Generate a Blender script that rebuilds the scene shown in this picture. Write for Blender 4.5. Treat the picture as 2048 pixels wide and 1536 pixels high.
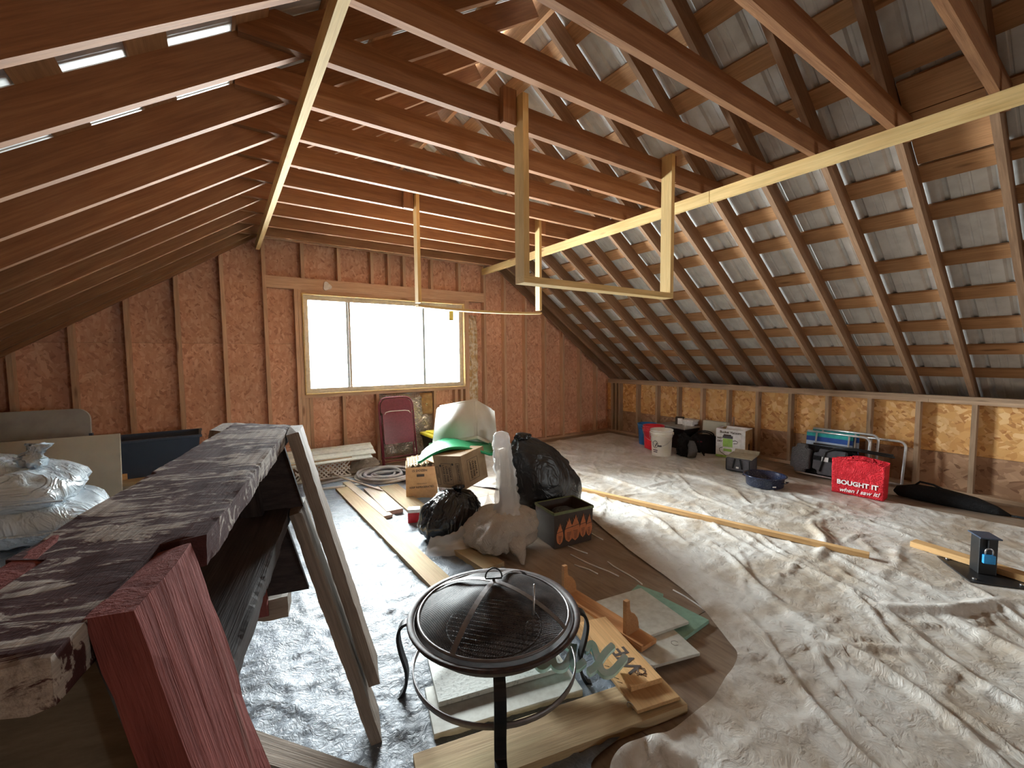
import bpy, bmesh, math, random
import numpy as np
from mathutils import Matrix, Vector, noise as mnoise

for _o in list(bpy.data.objects):
    bpy.data.objects.remove(_o, do_unlink=True)
SC = bpy.context.scene
COL = SC.collection
random.seed(7)
RNG = np.random.default_rng(11)

# ------------------------------------------------------------------ camera
CAM_YAW, CAM_PITCH, CAM_ROLL, CAM_H, CAM_F = 0.5956, 0.0647, -0.0097, 1.43, 860.44
def make_camera():
    cy, sy = math.cos(CAM_YAW), math.sin(CAM_YAW)
    cp, sp = math.cos(CAM_PITCH), math.sin(CAM_PITCH)
    r = Vector((cy, -sy, 0)); f0 = Vector((sy, cy, 0)); u0 = Vector((0, 0, 1))
    fw = f0 * cp - u0 * sp; up = u0 * cp + f0 * sp
    r2 = r * math.cos(CAM_ROLL) + up * math.sin(CAM_ROLL)
    u2 = up * math.cos(CAM_ROLL) - r * math.sin(CAM_ROLL)
    cd = bpy.data.cameras.new('camera'); co = bpy.data.objects.new('camera', cd); COL.objects.link(co)
    cd.sensor_fit = 'HORIZONTAL'; cd.sensor_width = 36.0; cd.lens = CAM_F / 2048 * 36.0
    cd.clip_start = 0.02; cd.clip_end = 500
    m = Matrix.Identity(4)
    for i in range(3):
        m[i][0] = r2[i]; m[i][1] = u2[i]; m[i][2] = -fw[i]
    m[2][3] = CAM_H
    co.matrix_world = m
    SC.camera = co
make_camera()

# ------------------------------------------------------------------ sky and daylight
SKY_STRENGTH = 22.0
world = bpy.data.worlds.new('overcast_sky'); SC.world = world; world.use_nodes = True
_bg = world.node_tree.nodes['Background']
_bg.inputs[0].default_value = (0.93, 0.97, 1.0, 1); _bg.inputs[1].default_value = SKY_STRENGTH

YB, YW = 5.697, 5.786            # stud face and sheathing face of the back gable
XR, XRW = 6.05, 6.139            # stud face and sheathing face of the right kneewall
XL, YF = -2.30, -4.80            # left kneewall, front gable
WIN = (0.84, 3.02, 0.984, 2.205) # back window rough opening x0 x1 z0 z1
FILL_WIN = (3.30, 3.90, 1.10, 1.65)   # unseen gable window added behind the viewer for weak fill light

def portal(name, x0, x1, z0, z1, y, facing):
    l = bpy.data.lights.new(name, 'AREA'); l.shape = 'RECTANGLE'; l.size = x1 - x0; l.size_y = z1 - z0
    l.cycles.is_portal = True
    o = bpy.data.objects.new(name, l); COL.objects.link(o)
    o.location = ((x0 + x1) / 2, y, (z0 + z1) / 2)
    o.rotation_euler = (math.pi / 2, 0, math.pi if facing > 0 else 0)
    if facing < 0: o.rotation_euler = (-math.pi / 2, 0, 0)
    else: o.rotation_euler = (math.pi / 2, 0, 0)
    return o
portal('daylight_portal_back', *WIN, YW + 0.12, -1)
portal('fill_portal_front', *FILL_WIN, YF - 0.12, 1)  # sky portal for the added fill window

SC.view_settings.view_transform = 'Standard'
SC.view_settings.look = 'None'
SC.view_settings.gamma = 1.0
SC.view_settings.use_curve_mapping = False
SC.view_settings.exposure = 2.75
SC.cycles.max_bounces = 10; SC.cycles.diffuse_bounces = 7; SC.cycles.transparent_max_bounces = 12
SC.cycles.sample_clamp_indirect = 12.0

# ------------------------------------------------------------------ helpers
MATS = {}
def nmat(name):
    m = bpy.data.materials.new(name); m.use_nodes = True
    nt = m.node_tree; b = nt.nodes['Principled BSDF']
    MATS[name] = m
    return m, nt, b
def N(nt, t, **kw):
    n = nt.nodes.new(t)
    for k, v in kw.items():
        if hasattr(n, k): setattr(n, k, v)
        else: n.inputs[k].default_value = v
    return n
def ramp(nt, fac, stops, interp='LINEAR'):
    r = nt.nodes.new('ShaderNodeValToRGB'); r.color_ramp.interpolation = interp
    el = r.color_ramp.elements
    while len(el) < len(stops): el.new(0.5)
    for e, (p, c) in zip(el, stops):
        e.position = p; e.color = (*c, 1) if len(c) == 3 else c
    nt.links.new(fac, r.inputs[0]); return r.outputs[0]
def mixc(nt, fac, a, b, mode='MIX'):
    m = nt.nodes.new('ShaderNodeMix'); m.data_type = 'RGBA'; m.blend_type = mode
    for s, v in ((m.inputs[0], fac), (m.inputs[6], a), (m.inputs[7], b)):
        if isinstance(v, bpy.types.NodeSocket): nt.links.new(v, s)
        elif isinstance(v, (int, float)): s.default_value = v
        else: s.default_value = (*v, 1)
    return m.outputs[2]
def objcoord(nt, scale, jitter=True, kind='Object', rot=(0, 0, 0)):
    tc = nt.nodes.new('ShaderNodeTexCoord'); mp = nt.nodes.new('ShaderNodeMapping')
    mp.inputs['Scale'].default_value = scale; mp.inputs['Rotation'].default_value = rot
    if jitter:
        oi = nt.nodes.new('ShaderNodeObjectInfo'); a = nt.nodes.new('ShaderNodeVectorMath'); a.operation = 'SCALE'
        cb = nt.nodes.new('ShaderNodeCombineXYZ')
        for i in range(3): nt.links.new(oi.outputs['Random'], cb.inputs[i])
        nt.links.new(cb.outputs[0], a.inputs[0]); a.inputs['Scale'].default_value = 37.0
        ad = nt.nodes.new('ShaderNodeVectorMath'); ad.operation = 'ADD'
        nt.links.new(tc.outputs[kind], ad.inputs[0]); nt.links.new(a.outputs[0], ad.inputs[1])
        nt.links.new(ad.outputs[0], mp.inputs[0])
    else:
        nt.links.new(tc.outputs[kind], mp.inputs[0])
    return mp.outputs[0]
def noise_tex(nt, vec, scale=1.0, detail=4, rough=0.55, dist=0.0, out='Fac'):
    n = nt.nodes.new('ShaderNodeTexNoise'); n.inputs['Scale'].default_value = scale
    n.inputs['Detail'].default_value = detail; n.inputs['Roughness'].default_value = rough; n.inputs['Distortion'].default_value = dist
    nt.links.new(vec, n.inputs['Vector']); return n.outputs[out]
def bump(nt, b, height, strength=0.3, dist=0.01):
    bp = nt.nodes.new('ShaderNodeBump'); bp.inputs['Strength'].default_value = strength; bp.inputs['Distance'].default_value = dist
    nt.links.new(height, bp.inputs['Height']); nt.links.new(bp.outputs[0], b.inputs['Normal'])
def vary(nt, col, amt=0.25, hue=0.0):
    oi = nt.nodes.new('ShaderNodeObjectInfo'); mr = nt.nodes.new('ShaderNodeMapRange')
    mr.inputs['To Min'].default_value = 1 - amt; mr.inputs['To Max'].default_value = 1 + amt
    nt.links.new(oi.outputs['Random'], mr.inputs['Value'])
    h = nt.nodes.new('ShaderNodeHueSaturation'); nt.links.new(mr.outputs[0], h.inputs['Value']); nt.links.new(col, h.inputs['Color'])
    return h.outputs[0]
def wood(name, c1, c2, knot=(0.10, 0.045, 0.02), rough=0.75, fine=1.0, amt=0.18, knots=True, blotch=None, bstr=0.25):
    m, nt, b = nmat(name)
    v = objcoord(nt, (1.3, 14 * fine, 14 * fine))
    n1 = noise_tex(nt, v, 1.6, 6, 0.6, 1.2)
    v2 = objcoord(nt, (3.0, 90 * fine, 90 * fine)); n2 = noise_tex(nt, v2, 1.2, 3, 0.7)
    col = ramp(nt, n1, [(0.30, c1), (0.70, c2)])
    col = mixc(nt, ramp(nt, n2, [(0.35, (0.35,) * 3), (0.62, (0, 0, 0))]), col, tuple(x * 0.55 for x in c1))
    if blotch:
        v4 = objcoord(nt, (1.6, 5, 5)); n4 = noise_tex(nt, v4, 1.5, 4)
        col = mixc(nt, ramp(nt, n4, [(0.48, (0, 0, 0)), (0.68, (0.75,) * 3)]), col, blotch)
    if knots:
        v3 = objcoord(nt, (1.7, 7, 7)); vo = nt.nodes.new('ShaderNodeTexVoronoi'); vo.inputs['Scale'].default_value = 1.0
        nt.links.new(v3, vo.inputs['Vector'])
        col = mixc(nt, ramp(nt, vo.outputs['Distance'], [(0.07, (0.75,) * 3), (0.14, (0, 0, 0))]), col, knot)
    col = vary(nt, col, amt)
    nt.links.new(col, b.inputs['Base Color']); b.inputs['Roughness'].default_value = rough
    b.inputs['Specular IOR Level'].default_value = 0.25
    bump(nt, b, n2, bstr, 0.004)
    return m
def osb(name, cs, scale=1.0):
    m, nt, b = nmat(name)
    oc = objcoord(nt, (1, 1, 1), True)
    wob = noise_tex(nt, oc, 5.0, 2, out='Color')
    ad = nt.nodes.new('ShaderNodeVectorMath'); ad.operation = 'MULTIPLY_ADD'
    nt.links.new(wob, ad.inputs[0]); ad.inputs[1].default_value = (0.03, 0.03, 0.03); nt.links.new(oc, ad.inputs[2])
    outs = []
    for rot, sc in (((0.5, 0.5, 0), (15, 15, 44)), ((-0.75, -0.75, 0), (18, 18, 52)), ((1.3, 1.3, 0), (16, 16, 48))):
        m0 = nt.nodes.new('ShaderNodeMapping'); m0.inputs['Rotation'].default_value = rot; nt.links.new(ad.outputs[0], m0.inputs[0])
        mp = nt.nodes.new('ShaderNodeMapping'); mp.inputs['Scale'].default_value = tuple(s * scale for s in sc)
        nt.links.new(m0.outputs[0], mp.inputs[0])
        vo = nt.nodes.new('ShaderNodeTexVoronoi'); vo.inputs['Scale'].default_value = 1.0; nt.links.new(mp.outputs[0], vo.inputs['Vector'])
        sp = nt.nodes.new('ShaderNodeSeparateColor'); nt.links.new(vo.outputs['Color'], sp.inputs[0]); outs.append(sp.outputs)
    c1 = ramp(nt, outs[0][0], [(0.0, cs[0]), (0.35, cs[1]), (0.7, cs[2]), (1.0, cs[3])])
    c2 = ramp(nt, outs[1][0], [(0.0, cs[0]), (0.3, cs[2]), (0.6, cs[1]), (1.0, cs[3])])
    c3 = ramp(nt, outs[2][0], [(0.0, cs[1]), (0.5, cs[2]), (1.0, cs[3])])
    col = mixc(nt, ramp(nt, outs[1][1], [(0.45, (0, 0, 0)), (0.5, (1, 1, 1))]), c1, c2)
    col = mixc(nt, ramp(nt, outs[2][1], [(0.66, (0, 0, 0)), (0.7, (1, 1, 1))]), col, c3)
    big = noise_tex(nt, oc, 1.3, 3)
    col = mixc(nt, ramp(nt, big, [(0.35, (0.30,) * 3), (0.65, (0, 0, 0))]), col, tuple(x * 0.5 for x in cs[1]))
    col = vary(nt, col, 0.10)
    nt.links.new(col, b.inputs['Base Color']); b.inputs['Roughness'].default_value = 0.7
    b.inputs['Specular IOR Level'].default_value = 0.3
    bump(nt, b, outs[0][0], 0.25, 0.003)
    return m
def plain(name, col, rough=0.5, metal=0.0, spec=0.5, nscale=None, ncol=None, bumps=0.0, coat=0.0, lo=0.4, hi=0.65):
    m, nt, b = nmat(name)
    b.inputs['Roughness'].default_value = rough; b.inputs['Metallic'].default_value = metal
    b.inputs['Specular IOR Level'].default_value = spec; b.inputs['Coat Weight'].default_value = coat
    v = objcoord(nt, (1, 1, 1)); n = noise_tex(nt, v, nscale or 25.0, 4)
    c2 = ncol or tuple(x * 0.82 for x in col)
    nt.links.new(ramp(nt, n, [(lo, col), (hi, c2)]), b.inputs['Base Color'])
    if bumps: bump(nt, b, n, bumps, 0.01)
    return m

def mesh_from(name, verts, faces, smooth=False):
    me = bpy.data.meshes.new(name); me.from_pydata([tuple(map(float, v)) for v in verts], [], faces); me.update()
    if smooth: me.polygons.foreach_set('use_smooth', [True] * len(me.polygons))
    return me
def bm_mesh(name, bm, smooth=False):
    bmesh.ops.recalc_face_normals(bm, faces=bm.faces)
    me = bpy.data.meshes.new(name); bm.to_mesh(me); bm.free()
    if smooth: me.polygons.foreach_set('use_smooth', [True] * len(me.polygons))
    return me
_BOX = {}
def box_me(L, W, T, bev=0.0):
    k = (round(L, 3), round(W, 3), round(T, 3), bev)
    if k not in _BOX:
        bm = bmesh.new(); bmesh.ops.create_cube(bm, size=1.0)
        bmesh.ops.scale(bm, vec=(L, W, T), verts=bm.verts)
        if bev: bmesh.ops.bevel(bm, geom=bm.edges[:], offset=bev, segments=2, affect='EDGES', profile=0.6)
        _BOX[k] = bm_mesh('board', bm)
    return _BOX[k]
def inst(name, me, mat=None, parent=None, M=None):
    """Link a mesh object. M is its matrix in the parent's own space (world space when there is no parent)."""
    if mat is not None and not me.materials: me.materials.append(MATS[mat] if isinstance(mat, str) else mat)
    o = bpy.data.objects.new(name, me); COL.objects.link(o)
    if mat is not None:
        mm = MATS[mat] if isinstance(mat, str) else mat
        if me.materials[0] != mm:
            o.material_slots[0].link = 'OBJECT'; o.material_slots[0].material = mm
    if parent is not None: o.parent = parent
    if M is not None: o.matrix_basis = M
    return o
def tag(o, label=None, cat=None, group=None, kind=None):
    if label: o['label'] = label
    if cat: o['category'] = cat
    if group: o['group'] = group
    if kind: o['kind'] = kind
    return o
def empty(name, label, cat, M=None, group=None, kind=None):
    o = bpy.data.objects.new(name, None); COL.objects.link(o); o.empty_display_size = 0.1
    if M is not None: o.matrix_basis = M
    return tag(o, label, cat, group, kind)
def T(x, y, z): return Matrix.Translation((x, y, z))
def RZ(a): return Matrix.Rotation(a, 4, 'Z')
def RX(a): return Matrix.Rotation(a, 4, 'X')
def RY(a): return Matrix.Rotation(a, 4, 'Y')
def frame(o, x, y):
    """Matrix with origin o, local X along x and local Y near y."""
    x = Vector(x).normalized(); z = x.cross(Vector(y)).normalized(); y = z.cross(x)
    m = Matrix.Identity(4)
    for i in range(3):
        m[i][0] = x[i]; m[i][1] = y[i]; m[i][2] = z[i]; m[i][3] = o[i]
    return m
def board(name, p0, p1, w, t, wdir, mat, parent=None, bev=0.0):
    """A board from p0 to p1 (centre line); w measured along wdir, t across."""
    p0, p1 = Vector(p0), Vector(p1); d = p1 - p0
    return inst(name, box_me(d.length, w, t, bev), mat, parent, frame((p0 + p1) / 2, d, wdir))
def prism(poly, axis_a, axis_b, n, t):
    """Extrude a 2D polygon given in (a,b) axes through thickness t along n; returns verts, faces."""
    a, b, n = Vector(axis_a), Vector(axis_b), Vector(n)
    k = len(poly); vs = [a * p[0] + b * p[1] for p in poly]; vs += [v + n * t for v in vs]
    fs = [list(range(k)), list(range(2 * k - 1, k - 1, -1))] + [[i, (i + 1) % k, k + (i + 1) % k, k + i] for i in range(k)]
    return vs, fs
def clip(poly, a, b, c):
    """Keep a*x+b*y<=c."""
    out = []
    for i in range(len(poly)):
        p, q = poly[i - 1], poly[i]
        dp, dq = a * p[0] + b * p[1] - c, a * q[0] + b * q[1] - c
        if (dp <= 0) != (dq <= 0):
            s = dp / (dp - dq); out.append((p[0] + s * (q[0] - p[0]), p[1] + s * (q[1] - p[1])))
        if dq <= 0: out.append(q)
    return out
def fixn(me):
    bm = bmesh.new(); bm.from_mesh(me); bmesh.ops.recalc_face_normals(bm, faces=bm.faces); bm.to_mesh(me); bm.free(); return me
def tube_me(name, pts, r, seg=8, closed=False, smooth=True, radii=None):
    pts = [Vector(p) for p in pts]; n = len(pts); vs, fs = [], []; up = None
    for i, p in enumerate(pts):
        if closed: d = (pts[(i + 1) % n] - pts[i - 1])
        else: d = pts[min(i + 1, n - 1)] - pts[max(i - 1, 0)]
        d.normalize()
        if up is None: up = Vector((0, 0, 1)) if abs(d.z) < 0.9 else Vector((1, 0, 0))
        s = d.cross(up).normalized(); up = s.cross(d).normalized()
        rr = radii[i] if radii else r
        for j in range(seg):
            a = 2 * math.pi * j / seg; vs.append(p + (s * math.cos(a) + up * math.sin(a)) * rr)
    m = n if closed else n - 1
    for i in range(m):
        for j in range(seg):
            a, b = i * seg + j, i * seg + (j + 1) % seg; c, d = ((i + 1) % n) * seg + (j + 1) % seg, ((i + 1) % n) * seg + j
            fs.append([a, b, c, d])
    if not closed: fs += [list(range(seg - 1, -1, -1)), list(range((n - 1) * seg, n * seg))]
    return fixn(mesh_from(name, vs, fs, smooth))
def lathe_me(name, prof, seg=32, smooth=True, closed=False):
    vs, fs = [], []; n = len(prof)
    for r, z in prof:
        for j in range(seg):
            a = 2 * math.pi * j / seg; vs.append((r * math.cos(a), r * math.sin(a), z))
    for i in range(n if closed else n - 1):
        k = (i + 1) % n
        for j in range(seg): fs.append([i * seg + j, i * seg + (j + 1) % seg, k * seg + (j + 1) % seg, k * seg + j])
    me = fixn(mesh_from(name, vs, fs, smooth))
    bm = bmesh.new(); bm.from_mesh(me); bmesh.ops.remove_doubles(bm, verts=bm.verts, dist=1e-5); bm.to_mesh(me); bm.free()
    if smooth: me.polygons.foreach_set('use_smooth', [True] * len(me.polygons))
    return me
def join_meshes(name, items):
    """items: list of (mesh, Matrix); one mesh out."""
    bm = bmesh.new()
    for me, M in items:
        n0 = len(bm.verts); bm.from_mesh(me); bm.verts.ensure_lookup_table()
        bmesh.ops.transform(bm, matrix=M, verts=bm.verts[n0:])
    me = bpy.data.meshes.new(name); bm.to_mesh(me); bm.free(); return me
def text(name, body, size, mat, parent, M, extrude=0.0004, shear=0.0, align='CENTER', bold=0.0):
    cu = bpy.data.curves.new(name, 'FONT'); cu.body = body; cu.size = size; cu.extrude = extrude; cu.shear = shear
    cu.align_x = align; cu.align_y = 'CENTER'; cu.offset = bold; cu.resolution_u = 3
    cu.materials.append(MATS[mat])
    tmp = bpy.data.objects.new(name, cu); me = bpy.data.meshes.new_from_object(tmp)
    bpy.data.objects.remove(tmp); me.name = name
    return inst(name, me, mat, parent, M)

# ------------------------------------------------------------------ materials of the shell
wood('lumber_joist', (0.24, 0.108, 0.050), (0.35, 0.172, 0.078), knots=False)
wood('lumber_rafter', (0.22, 0.122, 0.068), (0.33, 0.198, 0.115), knots=False)
wood('lumber_yellow', (0.62, 0.42, 0.17), (0.75, 0.55, 0.26), knot=(0.25, 0.12, 0.04))
wood('lumber_stud', (0.52, 0.32, 0.205), (0.66, 0.44, 0.29), knot=(0.2, 0.09, 0.05), amt=0.12)
wood('lumber_grey', (0.34, 0.22, 0.14), (0.50, 0.35, 0.23), amt=0.15)
wood('lumber_purlin', (0.36, 0.19, 0.09), (0.52, 0.29, 0.14), amt=0.15)
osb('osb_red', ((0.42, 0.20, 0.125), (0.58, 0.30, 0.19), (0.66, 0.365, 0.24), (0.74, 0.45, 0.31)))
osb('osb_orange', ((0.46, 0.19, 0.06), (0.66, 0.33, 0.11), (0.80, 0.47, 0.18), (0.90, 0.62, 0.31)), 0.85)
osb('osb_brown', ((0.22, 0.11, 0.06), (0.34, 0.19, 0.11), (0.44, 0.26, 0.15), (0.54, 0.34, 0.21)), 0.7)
plain('roof_metal', (0.60, 0.61, 0.60), 0.45, 0.0, 0.5, 9.0, (0.50, 0.505, 0.50))
plain('vinyl', (0.55, 0.49, 0.40), 0.5)
plain('vinyl_sky_tint', (0.50, 0.58, 0.62), 0.35)  # frame vinyl with the sky's blue reflection painted into its colour

# ------------------------------------------------------------------ roof geometry
SR, SLt = 0.7034, 0.665
def zr(x): return 2.745 + SR * (3.606 - x)       # underside of the right rafters
def zl(x): return 2.745 + SLt * (x - 0.335)      # underside of the left rafters
XRIDGE = (2.745 + SR * 3.606 - 2.745 + SLt * 0.335) / (SR + SLt)
ZRIDGE = zr(XRIDGE)
RD = 0.14                                         # rafter depth
dirR = Vector((-1, 0, SR)).normalized(); nR = Vector((SR, 0, 1)).normalized()
dirL = Vector((1, 0, SLt)).normalized(); nL = Vector((-SLt, 0, 1)).normalized()
def JY(k): return 0.483 + 0.4075 * k              # near face of joist k

# ceiling: joists, rafters, purlins, beams, ridge
ceiling = tag(bpy.data.objects.new('ceiling', None), 'open roof framing of joists, rafters and purlins', 'ceiling', kind='structure'); COL.objects.link(ceiling)
K0, K1 = -12, 12
for k in range(K0, K1 + 1):
    y = JY(k) + 0.019
    zc = 2.745 + 0.07
    board('joist', (0.12, y, zc), (3.64, y, zc), RD, 0.038, (0, 0, 1), 'lumber_joist', ceiling)
    yr = y + 0.038
    a = Vector((6.53, yr, zr(6.53))); e = Vector((XRIDGE + 0.02, yr, zr(XRIDGE + 0.02)))
    board('rafter', a + nR * RD / 2, e + nR * RD / 2, RD, 0.038, nR, 'lumber_rafter', ceiling)
    a = Vector((-2.78, yr, zl(-2.78))); e = Vector((XRIDGE - 0.02, yr, zl(XRIDGE - 0.02)))
    board('rafter', a + nL * RD / 2, e + nL * RD / 2, RD, 0.038, nL, 'lumber_joist', ceiling)
# end rafters against both gables
for yr in (YB - 0.02, YF + 0.11):
    a = Vector((6.53, yr, zr(6.53))); e = Vector((XRIDGE + 0.02, yr, zr(XRIDGE + 0.02)))
    board('rafter', a + nR * RD / 2, e + nR * RD / 2, RD, 0.038, nR, 'lumber_rafter', ceiling)
    a = Vector((-2.78, yr, zl(-2.78))); e = Vector((XRIDGE - 0.02, yr, zl(XRIDGE - 0.02)))
    board('rafter', a + nL * RD / 2, e + nL * RD / 2, RD, 0.038, nL, 'lumber_joist', ceiling)
board('ridge_board', (XRIDGE, YF, ZRIDGE + 0.065), (XRIDGE, YW, ZRIDGE + 0.065), 0.22, 0.038, (0, 0, 1), 'lumber_purlin', ceiling)
board('beam', (0.409, YF + 0.1, 2.70), (0.409, YB, 2.70), 0.089, 0.038, (0, 0, 1), 'lumber_yellow', ceiling)
board('beam', (3.349, 2.05, 2.70), (3.349, YB, 2.70), 0.089, 0.038, (0, 0, 1), 'lumber_yellow', ceiling)
board('beam', (3.349, YF + 0.1, 2.70), (3.349, 2.045, 2.70), 0.089, 0.038, (0, 0, 1), 'lumber_yellow', ceiling)
PS = (0.20, 0.585, 0.97, 1.378, 1.805, 2.30, 2.655, 3.06, 3.47, 3.88, 4.28, 4.74)
for s in PS:
    for n, d, x0, z0, sgn in ((nR, dirR, 6.098, zr(6.098), 1), (nL, dirL, -2.30, zl(-2.30), 1)):
        if s > 4.7 and n is nL: pass
        p = Vector((x0, 0, z0)) + d * s + n * (RD + 0.010)
        if (n is nR and p.x < XRIDGE + 0.05) or (n is nL and p.x > XRIDGE - 0.05): continue
        board('purlin', (p.x, YF, p.z), (p.x, YW + 0.1, p.z), 0.14, 0.02, d, 'lumber_purlin', ceiling)
# patch boards under the metal near the ridge, between two rafters
for s, w in ((2.86, 0.20), (3.26, 0.22)):
    p = Vector((6.098, 0, zr(6.098))) + dirR * s + nR * (RD - 0.012)
    board('patch_board', (p.x, JY(0) + 0.08, p.z), (p.x, JY(1) + 0.03, p.z), w, 0.018, dirR, 'lumber_purlin', ceiling)
def metal_panel(d, n, x0, z0, length, y0):
    prof = []                                      # (y, height) of one 0.914 m sheet: ribs every 0.2286 m
    for r in range(4):
        b = r * 0.2286
        prof += [(b, 0.0), (b + 0.014, 0.019), (b + 0.032, 0.019), (b + 0.046, 0.0), (b + 0.115, 0.0), (b + 0.120, 0.003), (b + 0.128, 0.003), (b + 0.133, 0.0),
                 (b + 0.165, 0.0), (b + 0.170, 0.003), (b + 0.178, 0.003), (b + 0.183, 0.0)]
    prof.append((0.9144, 0.0))
    base = Vector((x0, y0, z0)) + n * (RD + 0.021)
    vs, fs = [], []
    for py, h in prof:
        for s in (-0.68, length): vs.append(base + Vector((0, py, 0)) + d * s + n * h)
    fs = [[2 * i, 2 * i + 1, 2 * i + 3, 2 * i + 2] for i in range(len(prof) - 1)]
    return mesh_from('metal_panel', vs, fs)
y = YF - 0.1
LR = (6.098 - XRIDGE) / abs(dirR.x) + 0.02; LL = (XRIDGE + 2.30) / dirL.x + 0.02
while y < YW + 0.1:
    inst('metal_panel', metal_panel(dirR, nR, 6.098, zr(6.098), LR, y), 'roof_metal', ceiling)
    inst('metal_panel', metal_panel(dirL, nL, -2.30, zl(-2.30), LL, y), 'roof_metal', ceiling)
    y += 0.9144
vs = [(XRIDGE - 0.15, YF - 0.2, ZRIDGE + 0.13), (XRIDGE, YF - 0.2, ZRIDGE + 0.225), (XRIDGE + 0.15, YF - 0.2, ZRIDGE + 0.13)]
vs += [(a, YW + 0.2, c) for a, _, c in vs]
inst('ridge_cap', mesh_from('ridge_cap', vs, [[0, 1, 4, 3], [1, 2, 5, 4]]), 'roof_metal', ceiling)

# ------------------------------------------------------------------ gable walls
def gable_top(x, off): return min(zl(x) + off / math.cos(math.atan(SLt)), zr(x) + off / math.cos(math.atan(SR)))
def gable_panels(wall, y, n, t, holes, mat, xs, zs, gap=0.002, pname='osb_panel'):
    for i in range(len(xs) - 1):
        for j in range(len(zs) - 1):
            rects = [(xs[i] + gap, xs[i + 1] - gap, zs[j] + gap, zs[j + 1] - gap)]
            for hx0, hx1, hz0, hz1 in holes:
                nr = []
                for a, b, c, d in rects:
                    if hx0 >= b or hx1 <= a or hz0 >= d or hz1 <= c: nr.append((a, b, c, d)); continue
                    if hx0 > a: nr.append((a, hx0, c, d))
                    if hx1 < b: nr.append((hx1, b, c, d))
                    x0, x1 = max(a, hx0), min(b, hx1)
                    if hz0 > c: nr.append((x0, x1, c, hz0))
                    if hz1 < d: nr.append((x0, x1, hz1, d))
                rects = nr
            for a, b, c, d in rects:
                poly = [(a, c), (b, c), (b, d), (a, d)]
                off = RD + 0.016
                poly = clip(poly, -SLt, 1, 2.745 - SLt * 0.335 + off * math.sqrt(1 + SLt ** 2))
                poly = clip(poly, SR, 1, 2.745 + SR * 3.606 + off * math.sqrt(1 + SR ** 2)) if poly else poly
                if len(poly) < 3: continue
                vs, fs = prism(poly, (1, 0, 0), (0, 0, 1), (0, n, 0), t)
                inst(pname, fixn(mesh_from(pname, vs, fs)), mat, wall, T(0, y, 0))
wall_back = tag(bpy.data.objects.new('wall_back', None), 'gable wall with the big window, bare studs over reddish strand board', 'wall', kind='structure'); COL.objects.link(wall_back)
gable_panels(wall_back, YW, 1, 0.011, [WIN], 'osb_red', (-2.5, -1.15, 1.288, 3.742, 6.3), (0.0, 0.383, 1.602, 2.821, 4.2))
gable_panels(wall_back, YW + 0.0112, 1, 0.006, [WIN], 'osb_brown', (-2.6, 1.9, 6.4), (-0.1, 4.3), -0.001, 'leak_backing')  # unseen backing added to stop light leaking through the panel seams
def vstud(wall, xr, z0, z1, mat='lumber_stud', w=0.038):
    board('stud', (xr - w / 2, (YB + YW) / 2, z0), (xr - w / 2, (YB + YW) / 2, z1), YW - YB, w, (0, 1, 0), mat, wall)
PT = 2.79
for xr in (-1.94, -1.536, -1.132, -0.729, -0.326, 0.077, 3.762, 4.165, 4.568, 4.970, 5.375, 5.778):
    top = zl(xr - 0.038) if xr < 1 else zr(xr)
    vstud(wall_back, xr, 0.038, min(top + 0.10, PT if 0.36 < xr < 3.4 else 9))
for xr in (0.480, 3.395): vstud(wall_back, xr, 0.038, PT)
for xr in (0.885, 1.299, 1.707, 1.932, 2.139, 2.539, 2.971): vstud(wall_back, xr, 2.385, PT)
board('header', (0.48, (YB + YW) / 2, 2.315), (3.357, (YB + YW) / 2, 2.315), 0.135, YW - YB, (0, 0, 1), 'lumber_stud', wall_back)
for xr in (0.84, 0.80, 3.06, 3.098): vstud(wall_back, xr, 0.038, 2.247)
board('window_header', (0.80, (YB + YW) / 2 + 0.004, 2.228), (3.06, (YB + YW) / 2 + 0.004, 2.228), 0.04, YW - YB - 0.008, (0, 0, 1), 'lumber_stud', wall_back)
board('sill_plate', (0.84, (YB + YW) / 2, 0.965), (3.02, (YB + YW) / 2, 0.965), 0.038, YW - YB, (0, 0, 1), 'lumber_stud', wall_back)
for xr in (0.88, 0.922, 1.307, 1.73, 2.55, 2.885, 2.98): vstud(wall_back, xr, 0.038, 0.945)
board('top_plate', (0.43, YB - 0.02, 2.865), (3.36, YB - 0.02, 2.865), 0.15, 0.038, (0, 0, 1), 'lumber_stud', wall_back)
board('bottom_plate', (-2.4, (YB + YW) / 2, 0.019), (6.13, (YB + YW) / 2, 0.019), YW - YB, 0.038, (0, 1, 0), 'lumber_stud', wall_back)

wall_front = tag(bpy.data.objects.new('wall_front', None), 'gable wall behind the viewer with an added fill-light window', 'wall', kind='structure'); COL.objects.link(wall_front)
gable_panels(wall_front, YF - 0.011, 1, 0.011, [FILL_WIN], 'osb_brown', (-2.5, -1.15, 1.288, 3.742, 6.3), (0.0, 1.22, 2.44, 4.2), -0.001)
for x in np.arange(-2.2, 6.1, 0.4064):
    for a, b_ in (((0, FILL_WIN[2] - 0.02), (FILL_WIN[3] + 0.02, gable_top(x, 0))) if FILL_WIN[0] - 0.03 < x < FILL_WIN[1] + 0.03 else ((0, gable_top(x, 0)),)):
        board('stud', (x, YF + 0.045, a), (x, YF + 0.045, b_), 0.089, 0.038, (0, 1, 0), 'lumber_stud', wall_front)

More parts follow.
